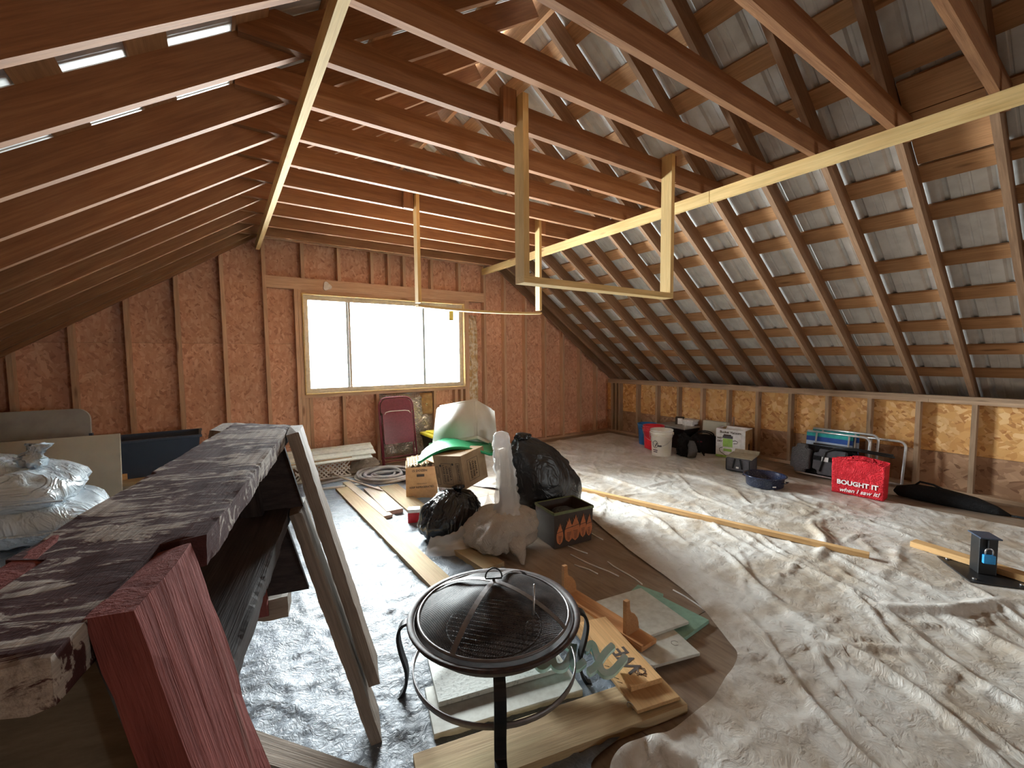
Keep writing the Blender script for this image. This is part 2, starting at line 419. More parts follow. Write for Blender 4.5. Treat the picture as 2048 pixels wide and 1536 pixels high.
# ------------------------------------------------------------------ knee walls
wall_right = tag(bpy.data.objects.new('wall_right', None), 'low knee wall of grey studs over orange strand board', 'wall', kind='structure'); COL.objects.link(wall_right)
wall_left = tag(bpy.data.objects.new('wall_left', None), 'low knee wall under the slope on the sawhorse side', 'wall', kind='structure'); COL.objects.link(wall_left)
def knee(wall, xface, xback, sgn):
    xm = (xface + xback) / 2
    for k in range(-13, 12):
        y = 0.918 + 0.4096 * k
        if y > YB - 0.02: continue
        board('stud', (xm, y, 0.038), (xm, y, 0.912), 0.089, 0.038, (1, 0, 0), 'lumber_grey', wall)
    for a, b in ((YF, 1.25), (1.252, 4.0), (4.002, YB)):
        board('top_plate', (xm, a, 0.931), (xm, b, 0.931), 0.089, 0.037, (1, 0, 0), 'lumber_grey', wall)
    for a, b in ((YF, 2.4), (2.402, YB)):
        board('top_plate', (xm, a, 0.968), (xm, b, 0.968), 0.089, 0.037, (1, 0, 0), 'lumber_grey', wall)
    board('bottom_plate', (xm, YF, 0.019), (xm, YB, 0.019), 0.089, 0.038, (1, 0, 0), 'lumber_grey', wall)
    ztop = 0.985
    yy = YF
    while yy < YW:
        y1 = min(yy + 2.438, YW)
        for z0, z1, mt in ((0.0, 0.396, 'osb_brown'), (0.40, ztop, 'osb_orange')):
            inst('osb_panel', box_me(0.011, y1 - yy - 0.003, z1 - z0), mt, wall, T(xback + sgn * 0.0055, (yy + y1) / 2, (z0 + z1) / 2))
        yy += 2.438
    inst('leak_backing', box_me(0.006, YW - YF + 0.1, ztop + 0.1), 'osb_brown', wall, T(xback + sgn * 0.0145, (YF + YW) / 2, ztop / 2 - 0.05))  # unseen strip added behind the panels to close light leaks
    xe = xback + sgn * 0.42; ze = (zr(xe) if sgn > 0 else zl(xe)) + (RD + 0.018) * math.sqrt(1 + (SR if sgn > 0 else SLt) ** 2)
    board('fascia', (xe, YF - 0.1, ze - 0.10), (xe, YW + 0.1, ze - 0.10), 0.20, 0.02, (0, 0, 1), 'lumber_grey', wall)
    board('soffit', ((xe + xback + sgn * 0.02) / 2, YF - 0.1, ze - 0.19), ((xe + xback + sgn * 0.02) / 2, YW + 0.1, ze - 0.19), abs(xe - xback) - 0.02, 0.012, (1, 0, 0), 'lumber_grey', wall)
knee(wall_right, XR, XRW, 1); knee(wall_left, XL, XL - 0.089, -1)
for y in (5.60, 5.50): board('stud', (6.095, y, 0.038), (6.095, y, 0.912), 0.089, 0.038, (1, 0, 0), 'lumber_grey', wall_right)

# ------------------------------------------------------------------ floor
m, nt, b = nmat('plywood_floor')
v = objcoord(nt, (3, 22, 1)); n = noise_tex(nt, v, 1.5, 6, 0.6, 0.6)
c = ramp(nt, n, [(0.3, (0.20, 0.14, 0.10)), (0.7, (0.32, 0.235, 0.165))])
n2 = noise_tex(nt, objcoord(nt, (1, 1, 1)), 4, 5)
c = mixc(nt, ramp(nt, n2, [(0.45, (0, 0, 0)), (0.7, (0.6,) * 3)]), c, (0.36, 0.30, 0.245))
nt.links.new(vary(nt, c, 0.08), b.inputs['Base Color']); b.inputs['Roughness'].default_value = 0.65
floor = inst('floor', box_me(8.7, 11.0, 0.1), 'plywood_floor', None, T(1.9, 0.5, -0.070))
tag(floor, 'plywood attic floor', 'floor', kind='structure')
for i in range(7):
    for j in range(5):
        yo = -1.2 if i % 2 else 0.0
        x0 = -2.39 + i * 1.2192; y0 = YF + j * 2.4384 + yo
        x1, y1 = min(x0 + 1.2192, 6.14), min(y0 + 2.4384, YW); y0 = max(y0, YF)
        if y1 - y0 < 0.1: continue
        inst('plywood_panel', box_me(y1 - y0 - 0.004, x1 - x0 - 0.004, 0.02), 'plywood_floor', floor, T(-1.9, -0.5, 0.070) @ T((x0 + x1) / 2, (y0 + y1) / 2, -0.0101) @ RZ(math.pi / 2))

# ------------------------------------------------------------------ windows
def window(name, rect, y, sgn, label):
    x0, x1, z0, z1 = rect; w = tag(bpy.data.objects.new(name, None), label, 'window', kind='structure'); COL.objects.link(w)
    yc = y
    def fr(nm, a0, a1, c0, c1, t, d, mat='vinyl', yo=0.0, par=None):
        obs = []
        for q in ((a0, c0, a0 + t, c1), (a1 - t, c0, a1, c1), (a0 + t, c0, a1 - t, c0 + t), (a0 + t, c1 - t, a1 - t, c1)):
            obs.append((box_me(q[2] - q[0], d, q[3] - q[1]), T((q[0] + q[2]) / 2, yc + yo, (q[1] + q[3]) / 2)))
        return inst(nm, join_meshes(nm, obs), mat, par or w)
    fr('jamb', x0 + 0.001, x1 - 0.001, z0 + 0.001, z1 - 0.001, 0.012, 0.095, 'lumber_yellow', -0.045 * sgn)
    fr('frame', x0 + 0.014, x1 - 0.014, z0 + 0.014, z1 - 0.014, 0.058, 0.06)
    a, bb = x0 + 0.25 * (x1 - x0), x0 + 0.715 * (x1 - x0)
    board('mullion', (a + 0.01, yc, z0 + 0.072), (a + 0.01, yc, z1 - 0.072), 0.05, 0.026, (0, 1, 0), 'vinyl', w)
    board('sash_rail', (a - 0.02, yc, z0 + 0.072), (a - 0.02, yc, z1 - 0.072), 0.04, 0.028, (0, 1, 0), 'vinyl_sky_tint', w)
    board('mullion', (bb, yc, z0 + 0.072), (bb, yc, z1 - 0.072), 0.05, 0.034, (0, 1, 0), 'vinyl_sky_tint', w)
    for p0, p1 in ((x0 + 0.07, a - 0.034), (a + 0.023, bb - 0.017), (bb + 0.017, x1 - 0.07)):
        inst('pane', box_me(p1 - p0, 0.004, z1 - z0 - 0.142), 'glass', w, T((p0 + p1) / 2, yc + 0.01 * sgn, (z0 + z1) / 2))
    return w
m = bpy.data.materials.new('glass'); m.use_nodes = True; MATS['glass'] = m; nt = m.node_tree; nt.nodes.clear()
o_ = nt.nodes.new('ShaderNodeOutputMaterial'); tr = nt.nodes.new('ShaderNodeBsdfTransparent'); gl = nt.nodes.new('ShaderNodeBsdfGlossy'); mx = nt.nodes.new('ShaderNodeMixShader'); fr_ = nt.nodes.new('ShaderNodeFresnel')
gl.inputs['Roughness'].default_value = 0.02; tr.inputs['Color'].default_value = (0.96, 0.98, 0.97, 1)
nt.links.new(fr_.outputs[0], mx.inputs[0]); nt.links.new(tr.outputs[0], mx.inputs[1]); nt.links.new(gl.outputs[0], mx.inputs[2]); nt.links.new(mx.outputs[0], o_.inputs[0])
fill_win = window('fill_window', FILL_WIN, YF + 0.02, -1, 'small unseen window added for fill light in the gable wall behind the viewer')
win1 = window('window_1', WIN, YW - 0.02, 1, 'wide three-part sliding window in the far gable wall')

# ------------------------------------------------------------------ more materials
def poly_plastic(name, clean, dirt, rough, creases, tint=0.5, lo=0.42, hi=0.62):
    m, nt, b = nmat(name)
    v = objcoord(nt, (1, 1, 1), False)
    n1 = noise_tex(nt, v, 2.2, 6, 0.65, 0.4); n2 = noise_tex(nt, v, 14, 5, 0.7, 1.5)
    c = ramp(nt, n1, [(lo, clean), (hi, dirt)])
    c = mixc(nt, ramp(nt, n2, [(0.55, (0, 0, 0)), (0.75, (tint,) * 3)]), c, tuple(x * 0.55 for x in dirt))
    nt.links.new(c, b.inputs['Base Color']); b.inputs['Roughness'].default_value = rough
    b.inputs['Specular IOR Level'].default_value = 0.7
    n3 = noise_tex(nt, objcoord(nt, (1, 1, 1), False, rot=(0, 0, 0.6)), creases, 5, 0.6, 2.5)
    bump(nt, b, n3, 0.55, 0.012)
    return m
poly_plastic('sheet_dusty', (0.68, 0.66, 0.62), (0.46, 0.39, 0.31), 0.40, 13)
poly_plastic('sheet_window_tint', (0.20, 0.235, 0.28), (0.12, 0.14, 0.165), 0.42, 24, 0.6)  # same plastic, the window's cool reflection put into its base colour
MATS['sheet_window_tint'].node_tree.nodes['Principled BSDF'].inputs['Specular IOR Level'].default_value = 0.28
def filmy(name, col, alpha, rough=0.15, bscale=30, bstr=0.4):
    m, nt, b = nmat(name)
    b.inputs['Base Color'].default_value = (*col, 1); b.inputs['Alpha'].default_value = alpha
    b.inputs['Roughness'].default_value = rough; b.inputs['Specular IOR Level'].default_value = 0.9
    n = noise_tex(nt, objcoord(nt, (1, 1, 1)), bscale, 4, 0.6, 1.5); bump(nt, b, n, bstr, 0.01)
    return m
filmy('clear_film', (0.88, 0.88, 0.88), 0.42, 0.10)
def bagmat(name, col, rough, bscale=18, bstr=0.5, stretch=(1, 1, 1), spec=0.6):
    m, nt, b = nmat(name)
    b.inputs['Base Color'].default_value = (*col, 1); b.inputs['Roughness'].default_value = rough
    b.inputs['Specular IOR Level'].default_value = spec
    oc = objcoord(nt, stretch); n = noise_tex(nt, oc, bscale, 4, 0.6, 1.2)
    n2 = noise_tex(nt, oc, bscale * 0.45, 3, 0.5, 3.0)
    rd = ramp(nt, n2, [(0.40, (0, 0, 0)), (0.5, (1, 1, 1)), (0.60, (0, 0, 0))])    # sharp crease ridges
    bump(nt, b, mixc(nt, 0.45, n, rd), bstr * 1.5, 0.014)
    return m
bagmat('black_bag', (0.012, 0.012, 0.014), 0.22, 9, 0.6, (1, 1, 0.35))
bagmat('black_bag_matte', (0.016, 0.016, 0.018), 0.38, 7, 0.45)
bagmat('taupe_sack', (0.42, 0.36, 0.30), 0.5, 20, 0.35)
bagmat('silver_bag', (0.50, 0.61, 0.70), 0.33, 10, 0.5)
bagmat('white_bag', (0.80, 0.78, 0.76), 0.4, 25, 0.5)
bagmat('foil', (0.80, 0.78, 0.72), 0.22, 22, 1.0)
MATS['foil'].node_tree.nodes['Principled BSDF'].inputs['Metallic'].default_value = 0.8
bagmat('black_fabric', (0.014, 0.014, 0.016), 0.75, 60, 0.5, spec=0.3)
bagmat('grey_fabric', (0.14, 0.14, 0.15), 0.6, 50, 0.5, spec=0.3)
bagmat('red_fabric', (0.72, 0.02, 0.035), 0.5, 28, 0.6, spec=0.3)
plain('white_print', (0.92, 0.91, 0.90), 0.5)
plain('dark_print', (0.07, 0.05, 0.04), 0.7)
plain('cardboard', (0.60, 0.36, 0.18), 0.8, 0, 0.2, 30, (0.53, 0.31, 0.15))
plain('cardboard_dull', (0.40, 0.28, 0.17), 0.8, 0, 0.2, 12, (0.33, 0.22, 0.13))
plain('cardboard_white', (0.86, 0.87, 0.88), 0.5)
plain('pulp', (0.62, 0.50, 0.36), 0.9)
plain('grey_plastic', (0.36, 0.35, 0.33), 0.55, 0, 0.4, 6, (0.28, 0.27, 0.26))
plain('cream_board', (0.50, 0.47, 0.38), 0.6, 0, 0.3, 5, (0.44, 0.41, 0.33))
plain('navy_plastic', (0.035, 0.055, 0.095), 0.4, 0, 0.5, 5, (0.08, 0.105, 0.15), lo=0.5, hi=0.8)
plain('black_plastic', (0.012, 0.012, 0.013), 0.4)
plain('milk_plastic', (0.74, 0.74, 0.69), 0.35, 0, 0.5, 4, (0.66, 0.64, 0.57))
plain('green_plastic', (0.03, 0.42, 0.17), 0.35)
plain('yellow_plastic', (0.85, 0.72, 0.05), 0.4)
plain('red_plastic', (0.70, 0.015, 0.03), 0.38)
plain('blue_plastic', (0.02, 0.20, 0.55), 0.4)
plain('blue_lock', (0.02, 0.32, 0.75), 0.4)
plain('white_plastic', (0.80, 0.78, 0.72), 0.4, 0, 0.5, 7, (0.70, 0.66, 0.56))
plain('maroon_paint', (0.20, 0.025, 0.045), 0.35, 0, 0.5, 40, (0.16, 0.02, 0.035))
plain('black_iron', (0.010, 0.010, 0.011), 0.45)
plain('steel', (0.55, 0.55, 0.56), 0.3, 0.9)
plain('strap_steel', (0.22, 0.20, 0.20), 0.45, 0.4)
plain('aluminium', (0.78, 0.80, 0.82), 0.28, 0.6)
plain('pipe_grey', (0.42, 0.42, 0.43), 0.3, 0, 0.6)
plain('siding_white', (0.72, 0.76, 0.70), 0.45)
plain('lattice_white', (0.75, 0.74, 0.70), 0.5)
plain('insulation', (0.50, 0.33, 0.16), 0.9, 0, 0.1, 18, (0.72, 0.66, 0.55), 1.0)
plain('kraft', (0.46, 0.29, 0.13), 0.75, 0, 0.2, 15, (0.34, 0.20, 0.09), 0.8)
plain('plaster', (0.78, 0.72, 0.66), 0.7)
plain('white_panel', (0.60, 0.60, 0.54), 0.55, 0, 0.4, 26, (0.50, 0.49, 0.43), 0.1)
plain('speckle_panel', (0.58, 0.60, 0.55), 0.5, 0, 0.4, 70, (0.36, 0.37, 0.34), 0.2, lo=0.55, hi=0.66)
plain('mint_foam', (0.27, 0.46, 0.36), 0.7)
plain('teal_paint', (0.50, 0.80, 0.76), 0.5, 0, 0.4, 18, (0.66, 0.84, 0.87))
plain('carrot', (0.60, 0.20, 0.075), 0.6)
plain('bag_brown', (0.055, 0.035, 0.025), 0.5)
plain('olive_trim', (0.16, 0.19, 0.08), 0.6)
plain('pot_blue', (0.010, 0.018, 0.05), 0.2, 0, 0.6, 220, (0.35, 0.38, 0.45), lo=0.62, hi=0.70)
plain('canvas_grey', (0.10, 0.10, 0.115), 0.7, 0, 0.3)
plain('flap_beige', (0.42, 0.38, 0.28), 0.7)
plain('teal_cloth', (0.02, 0.42, 0.42), 0.7)
plain('blue_cloth', (0.02, 0.10, 0.45), 0.7)
plain('sky_cloth', (0.55, 0.68, 0.85), 0.7)
plain('vac_green', (0.35, 0.62, 0.12), 0.5)
plain('label_yellow', (0.55, 0.42, 0.06), 0.6)
wood('shelf_wood', (0.50, 0.24, 0.10), (0.62, 0.33, 0.15), knots=False, rough=0.5)
wood('sign_wood', (0.58, 0.34, 0.15), (0.70, 0.45, 0.22), knots=False, rough=0.5)
wood('plank_tan', (0.38, 0.26, 0.14), (0.52, 0.38, 0.22), knot=(0.2, 0.1, 0.04), blotch=(0.40, 0.33, 0.18))
wood('plank_pale', (0.45, 0.36, 0.28), (0.56, 0.49, 0.41), knots=False, blotch=(0.45, 0.38, 0.22))
wood('furring_wood', (0.62, 0.36, 0.15), (0.74, 0.47, 0.22), knots=False)
wood('old_grey_wood', (0.20, 0.155, 0.12), (0.34, 0.275, 0.22), knots=False, fine=1.3, bstr=0.7, amt=0.1)
wood('dark_wood', (0.030, 0.022, 0.022), (0.075, 0.055, 0.05), knots=False, bstr=0.6, amt=0.1)
wood('ply_grey', (0.10, 0.082, 0.058), (0.17, 0.14, 0.10), knots=False, bstr=0.3)
def peeling(name, paint, bare, lo, hi, stretch):
    m, nt, b = nmat(name)
    oc = objcoord(nt, stretch, False); n1 = noise_tex(nt, oc, 1.0, 7, 0.68, 1.0)
    n2 = noise_tex(nt, objcoord(nt, (2.5, 2.5, 2.5), False), 1.4, 3)
    ad = nt.nodes.new('ShaderNodeMath'); ad.operation = 'MULTIPLY_ADD'; nt.links.new(n2, ad.inputs[0]); ad.inputs[1].default_value = 0.55; nt.links.new(n1, ad.inputs[2])
    grain = noise_tex(nt, objcoord(nt, (3, 80, 80), False), 1.0, 4, 0.7)
    bc = ramp(nt, grain, [(0.3, tuple(x * 0.45 for x in bare)), (0.65, bare)])
    pc = ramp(nt, n1, [(0.3, tuple(x * 0.55 for x in paint)), (0.6, paint)])
    msk = ramp(nt, ad.outputs[0], [(lo, (0, 0, 0)), (hi, (1, 1, 1))])
    nt.links.new(mixc(nt, msk, pc, bc), b.inputs['Base Color']); b.inputs['Roughness'].default_value = 0.9
    b.inputs['Specular IOR Level'].default_value = 0.05
    bump(nt, b, mixc(nt, 0.5, n1, grain), 0.9, 0.006)
peeling('peeling_top', (0.085, 0.036, 0.034), (0.48, 0.42, 0.37), 0.79, 0.83, (30, 9, 20))
peeling('peeling_red', (0.26, 0.080, 0.070), (0.20, 0.10, 0.085), 0.80, 1.0, (2.5, 26, 26))

# ------------------------------------------------------------------ hanging racks
def rack(y0, joist_y, xs, zb, post_w, label, sag):
    r = empty('hanging_rack', label, 'rack', T(xs[0], joist_y, zb), 'U-shaped hanging racks')
    def P(x, y, z): return (x - xs[0], y - joist_y, z - zb)
    w, t = post_w
    for i, x in enumerate(xs):
        board('post', P(x + t / 2, joist_y - w / 2, zb + 0.038), P(x + t / 2, joist_y - w / 2, 2.90), w, t, (0, 1, 0), 'lumber_yellow', r)
        bx = x - 0.052 if i == 0 else x + t + 0.045
        board('block', P(bx, joist_y - 0.019, 2.735), P(bx, joist_y - 0.019, 2.93), 0.09, 0.036, (1, 0, 0), 'lumber_joist', r)
    n = 14; vs, fs = [], []
    for i in range(n + 1):
        s = i / n; x = s * (xs[1] - xs[0] + t); dz = -sag * 4 * s * (1 - s)
        for yy, zz in ((0, 0), (-w, 0), (-w, 0.038 if sag == 0 else 0.02), (0, 0.038 if sag == 0 else 0.02)): vs.append((x, yy, zz + dz))
    for i in range(n):
        for j in range(4): a = i * 4 + j; b2 = i * 4 + (j + 1) % 4; fs.append([a, b2, b2 + 4, a + 4])
    fs += [[0, 1, 2, 3], [4 * n + 3, 4 * n + 2, 4 * n + 1, 4 * n]]
    inst('crossbar', fixn(mesh_from('crossbar', vs, fs)), 'lumber_yellow', r)
rack(2.05, JY(4) - 0.001, (1.463, 2.805), 1.852, (0.089, 0.038), 'larger U-shaped board rack hung from a ceiling joist, nearer the sawhorse', 0)
rack(3.7, JY(8) - 0.001, (1.487, 2.852), 1.878, (0.075, 0.030), 'farther U-shaped rack with thin bowed crossbar, hung in front of the window', 0.018)

# ------------------------------------------------------------------ back wall fittings
def bumpy_slab(name, x0, x1, z0, z1, depth, amp, scale, mat, parent, M, nx=24, nz=30, edge=0.0, seed=0.0):
    vs, fs = [], []
    for j in range(nz + 1):
        for i in range(nx + 1):
            x = x0 + (x1 - x0) * i / nx; z = z0 + (z1 - z0) * j / nz
            e = min(i, nx - i) / nx * 2; e2 = min(j, nz - j) / nz * 2
            h = mnoise.turbulence(Vector((x * scale + seed, z * scale, seed)), 3, True) * amp
            if edge: x += edge * mnoise.noise(Vector((z * 9 + seed, i, 1.7)))
            vs.append((x, -depth * min(1, e * 4) * min(1, e2 * 6) - h, z))
    for j in range(nz):
        for i in range(nx):
            a = j * (nx + 1) + i; fs.append([a, a + 1, a + nx + 2, a + nx + 1])
    k = len(vs); ring = [i for i in range(nx + 1)] + [(j + 1) * (nx + 1) - 1 for j in range(1, nz + 1)] + [nz * (nx + 1) + i for i in range(nx - 1, -1, -1)] + [j * (nx + 1) for j in range(nz - 1, 0, -1)]
    for r in ring: vs.append((vs[r][0], 0.0, vs[r][2]))
    for q in range(len(ring)):
        fs.append([ring[q], k + q, k + (q + 1) % len(ring), ring[(q + 1) % len(ring)]])
    return inst(name, mesh_from(name, vs, fs, True), mat, parent, M)
o = bumpy_slab('insulation_strip', 3.07, 3.25, 0.05, 2.05, 0.085, 0.035, 14, 'insulation', None, T(0, YW - 0.002, 0), edge=0.02)
tag(o, 'torn brown and white insulation strip beside the right window jamb', 'insulation')
o = bumpy_slab('insulation_batt', 1.735, 2.505, 0.04, 0.94, 0.07, 0.045, 11, 'foil', None, T(0, YW - 0.002, 0), nx=40, nz=44, seed=3.1)
tag(o, 'crumpled foil-faced insulation under the window behind the folding chair', 'insulation')
o = bumpy_slab('paper_facing', 2.30, 2.512, 0.60, 0.93, 0.09, 0.03, 8, 'kraft', o, None, nx=12, nz=16, seed=5)
pl = []
for i in range(24):
    a = 2 * math.pi * i / 24; r = 0.044 + 0.009 * math.cos(3 * a + 0.5); pl.append((r * math.cos(a) * 1.05, r * math.sin(a) * 1.1))
vs, fs = prism(pl, (1, 0, 0), (0, 0, 1), (0, -1, 0), 0.02)
o = inst('wall_plaque', fixn(mesh_from('wall_plaque', vs, fs)), 'plaster', None, T(1.13, YB - 0.001, 2.305)); tag(o, 'small white three-cornered ornament fixed to the header above the window', 'ornament')
o = inst('sticker', box_me(0.075, 0.001, 0.14), 'label_yellow', win1, T(2.845, YW - 0.014, 2.03)); o['label'] = 'yellow torn maker sticker on the glass'

# ------------------------------------------------------------------ plastic sheeting on the floor
def vnoise(x, y, seed):
    xi, yi = np.floor(x).astype(np.int64), np.floor(y).astype(np.int64); fx, fy = x - xi, y - yi
    def h(a, b):
        n = (a * 374761393 + b * 668265263 + seed * 1442695041) & 0x7fffffff
        n = ((n ^ (n >> 13)) * 1274126177) & 0x7fffffff
        return ((n ^ (n >> 16)) & 0xffff) / 65535.0
    sx, sy = fx * fx * (3 - 2 * fx), fy * fy * (3 - 2 * fy)
    return (h(xi, yi) * (1 - sx) + h(xi + 1, yi) * sx) * (1 - sy) + (h(xi, yi + 1) * (1 - sx) + h(xi + 1, yi + 1) * sx) * sy
def inside(px, py, poly):
    r = np.zeros(px.shape, bool); n = len(poly)
    for i in range(n):
        x0, y0 = poly[i]; x1, y1 = poly[(i + 1) % n]
        c = (y0 > py) != (y1 > py)
        xx = (x1 - x0) * (py - y0) / ((y1 - y0) if abs(y1 - y0) > 1e-9 else 1e-9) + x0
        r ^= c & (px < xx)
    return r
def sheet(name, poly, step, nf, hmax, seed, mat, label, extra=(), flats=(), base=0.004, fine=1.0):
    rg = np.random.default_rng(seed)
    xs0, ys0 = [p[0] for p in poly], [p[1] for p in poly]
    x = np.arange(min(xs0), max(xs0), step); y = np.arange(min(ys0), max(ys0), step)
    X, Y = np.meshgrid(x, y)
    wx = X + 0.03 * (vnoise(X * 5, Y * 5, seed) - 0.5); wy = Y + 0.03 * (vnoise(X * 5 + 31, Y * 5, seed) - 0.5)
    Z = np.zeros_like(X)
    folds = []
    for _ in range(nf):
        folds.append((rg.uniform(x[0], x[-1]), rg.uniform(y[0], y[-1]), rg.normal(1.25, 0.8), rg.uniform(0.12, 0.65), rg.uniform(0.008, 0.028), rg.uniform(0.25, 1.0) * hmax))
    folds += list(extra)
    for cx, cy, a, L, w, h in folds:
        m = (np.abs(X - cx) < L + 0.1) & (np.abs(Y - cy) < L + 0.1)
        dx, dy = wx[m] - cx, wy[m] - cy
        s = dx * math.cos(a) + dy * math.sin(a); d = -dx * math.sin(a) + dy * math.cos(a) + 0.06 * L * np.sin(s / L * 4 + cx * 9)
        tp = np.clip(1 - np.abs(s) / L, 0, 1) ** 0.7
        Z[m] = np.maximum(Z[m], h * np.exp(-(d / w) ** 2) * tp)
    r1 = 1 - np.abs(2 * vnoise(wx * 7, wy * 11, seed + 1) - 1); r2 = 1 - np.abs(2 * vnoise(wx * 17 + wy * 5, wy * 21, seed + 2) - 1)
    Z += 0.007 * fine * r1 ** 3 + 0.005 * fine * r2 ** 3 + 0.006 * vnoise(X * 2.3, Y * 2.3, seed + 5)
    for cx, cy, r in flats:
        Z *= 1 - np.exp(-(((X - cx) ** 2 + (Y - cy) ** 2) / r ** 2) ** 2)
    ex, ey = X + 0.035 * (vnoise(X * 3, Y * 3, seed + 8) - 0.5), Y + 0.035 * (vnoise(X * 3 + 9, Y * 3, seed + 9) - 0.5)
    keep = inside(ex, ey, poly)
    idx = -np.ones(X.shape, int); q = keep[:-1, :-1] & keep[1:, :-1] & keep[:-1, 1:] & keep[1:, 1:]
    use = np.zeros_like(keep); use[:-1, :-1] |= q; use[1:, :-1] |= q; use[:-1, 1:] |= q; use[1:, 1:] |= q
    idx[use] = np.arange(use.sum())
    V = np.stack([wx[use] * 0.5 + X[use] * 0.5, wy[use] * 0.5 + Y[use] * 0.5, Z[use] + base], 1)
    jj, ii = np.nonzero(q)
    F = np.stack([idx[jj, ii], idx[jj, ii + 1], idx[jj + 1, ii + 1], idx[jj + 1, ii]], 1)
    me = bpy.data.meshes.new(name); me.vertices.add(len(V)); me.vertices.foreach_set('co', V.ravel())
    me.loops.add(F.size); me.polygons.add(len(F)); me.loops.foreach_set('vertex_index', F.ravel())
    me.polygons.foreach_set('loop_start', np.arange(0, F.size, 4)); me.update(calc_edges=True)
    bm = bmesh.new(); bm.from_mesh(me)                 # even out the stair-stepped border
    bv = [v for v in bm.verts if v.is_boundary]
    for _ in range(8):
        new = {}
        for v in bv:
            nb = [e.other_vert(v).co for e in v.link_edges if e.is_boundary]
            if len(nb) == 2: new[v] = v.co * 0.4 + (nb[0] + nb[1]) * 0.3
        for v, c in new.items(): v.co = c
    bm.to_mesh(me); bm.free()
    me.polygons.foreach_set('use_smooth', [True] * len(F))
    return tag(inst(name, me, mat), label, 'sheet')
star = [(2.377 + 0.12 * math.cos(a), 0.834 + 0.12 * math.sin(a), a, l, 0.010, 0.016) for a, l in ((0.1, 0.3), (0.8, 0.25), (1.5, 0.35), (2.2, 0.28), (2.9, 0.3), (3.7, 0.35), (4.3, 0.45), (5.0, 0.5), (5.7, 0.3))]
longf = [(2.35, 0.62, 1.08, 1.0, 0.022, 0.035), (1.95, 0.65, 1.05, 0.9, 0.014, 0.025), (3.1, 1.1, 1.10, 0.9, 0.016, 0.025), (2.75, 1.35, 1.12, 0.8, 0.016, 0.028), (2.9, 0.15, 0.9, 0.6, 0.05, 0.05), (4.4, 2.9, 1.6, 0.8, 0.025, 0.035), (3.6, 3.4, 1.75, 0.9, 0.025, 0.035), (2.65, 0.25, 1.15, 0.9, 0.016, 0.025), (3.3, 0.55, 2.6, 0.55, 0.04, 0.045), (3.75, 1.35, 0.4, 0.5, 0.03, 0.04), (4.3, 1.7, 2.2, 0.6, 0.03, 0.035), (2.2, 0.15, 1.1, 0.8, 0.014, 0.022), (3.0, 2.3, 1.3, 0.6, 0.02, 0.03), (1.15, 0.98, 0.3, 0.16, 0.07, 0.05), (1.25, 0.92, 1.7, 0.12, 0.05, 0.05)]
sheet('plastic_sheet', [(1.0, -0.6), (5.4, -0.6), (5.25, 1.0), (5.35, 2.0), (5.75, 3.2), (5.9, 5.5), (2.3, 5.45), (2.2, 4.2), (2.75, 3.1), (2.45, 2.2), (2.28, 1.55), (1.95, 1.02), (1.55, 0.95), (1.02, 1.00)], 0.02, 420, 0.022, 3,
      'sheet_dusty', 'dusty wrinkled plastic sheet covering the floor towards the orange knee wall', star + longf, [(3.98, 0.53, 0.25)], 0.004, 0.8)
sheet('plastic_sheet', [(-1.9, 0.25), (1.0, 0.25), (1.0, 1.02), (1.35, 1.05), (1.50, 1.55), (1.52, 2.5), (1.45, 3.2), (1.9, 3.9), (1.95, 5.3), (-1.9, 5.3)], 0.018, 330, 0.013, 9,
      'sheet_window_tint', 'crinkled plastic sheet with a painted silvery window sheen under the sawhorses and loose lumber', (), (), 0.003, 1.2)

for i, (x0, y0, x1, y1) in enumerate(((2.08, 2.59, 2.13, 2.20), (2.49, 2.18, 2.36, 1.72), (2.02, 2.26, 2.07, 1.85), (2.16, 2.03, 2.12, 1.70), (1.95, 2.13, 1.99, 1.95), (2.42, 2.62, 2.40, 2.30), (2.22, 1.55, 2.16, 1.15))):
    inst('plastic_strip', tube_me('plastic_strip', [(x0 + (x1 - x0) * t + 0.006 * math.sin(t * 7 + i), y0 + (y1 - y0) * t, 0.0035) for t in (0, 0.2, 0.4, 0.6, 0.8, 1)], 0.0045, 5), 'white_print', floor, T(-1.9, -0.5, 0.070))
# ------------------------------------------------------------------ sawhorses
SU, SV = Vector((0.2214, 0.9752, 0)), Vector((0.9752, -0.2214, 0))
def rough_box(name, L, W, H, nx, ny, nz, amp, seed, smooth=False):
    """Subdivided board with worn, splintered edges; local X is the length."""
    bm = bmesh.new(); bmesh.ops.create_cube(bm, size=1.0)
    for ax, n in ((0, nx), (1, ny), (2, nz)):
        for i in range(1, n):
            c = -0.5 + i / n; p = [0, 0, 0]; p[ax] = c; nn = [0, 0, 0]; nn[ax] = 1
            bmesh.ops.bisect_plane(bm, geom=bm.verts[:] + bm.edges[:] + bm.faces[:], plane_co=p, plane_no=nn)
    for v in bm.verts:
        e = sum(1 for c in v.co if abs(abs(c) - 0.5) < 1e-4)
        q = Vector((v.co.x * L, v.co.y * W, v.co.z * H))
        k = mnoise.noise_vector(Vector((q.x * 9 + seed, q.y * 40, q.z * 40)))
        a = amp * (1.0 if e == 1 else 2.2 if e >= 2 else 0)
        f = Vector((0.2, 1, 1)) * a
        d = Vector((k.x * f.x, k.y * f.y, k.z * f.z))
        if e >= 2:
            pull = abs(mnoise.noise(Vector((q.x * 30 + seed, seed, q.z * 5)))) * amp * 2.0
            d -= Vector((0, math.copysign(pull, q.y) if abs(abs(v.co.y) - 0.5) < 1e-4 else 0, math.copysign(pull, q.z) if abs(abs(v.co.z) - 0.5) < 1e-4 else 0))
        v.co = q + d
    me = bm_mesh(name, bm)
    return me
SH_W, S0, S1 = 0.204, 0.45, 1.80
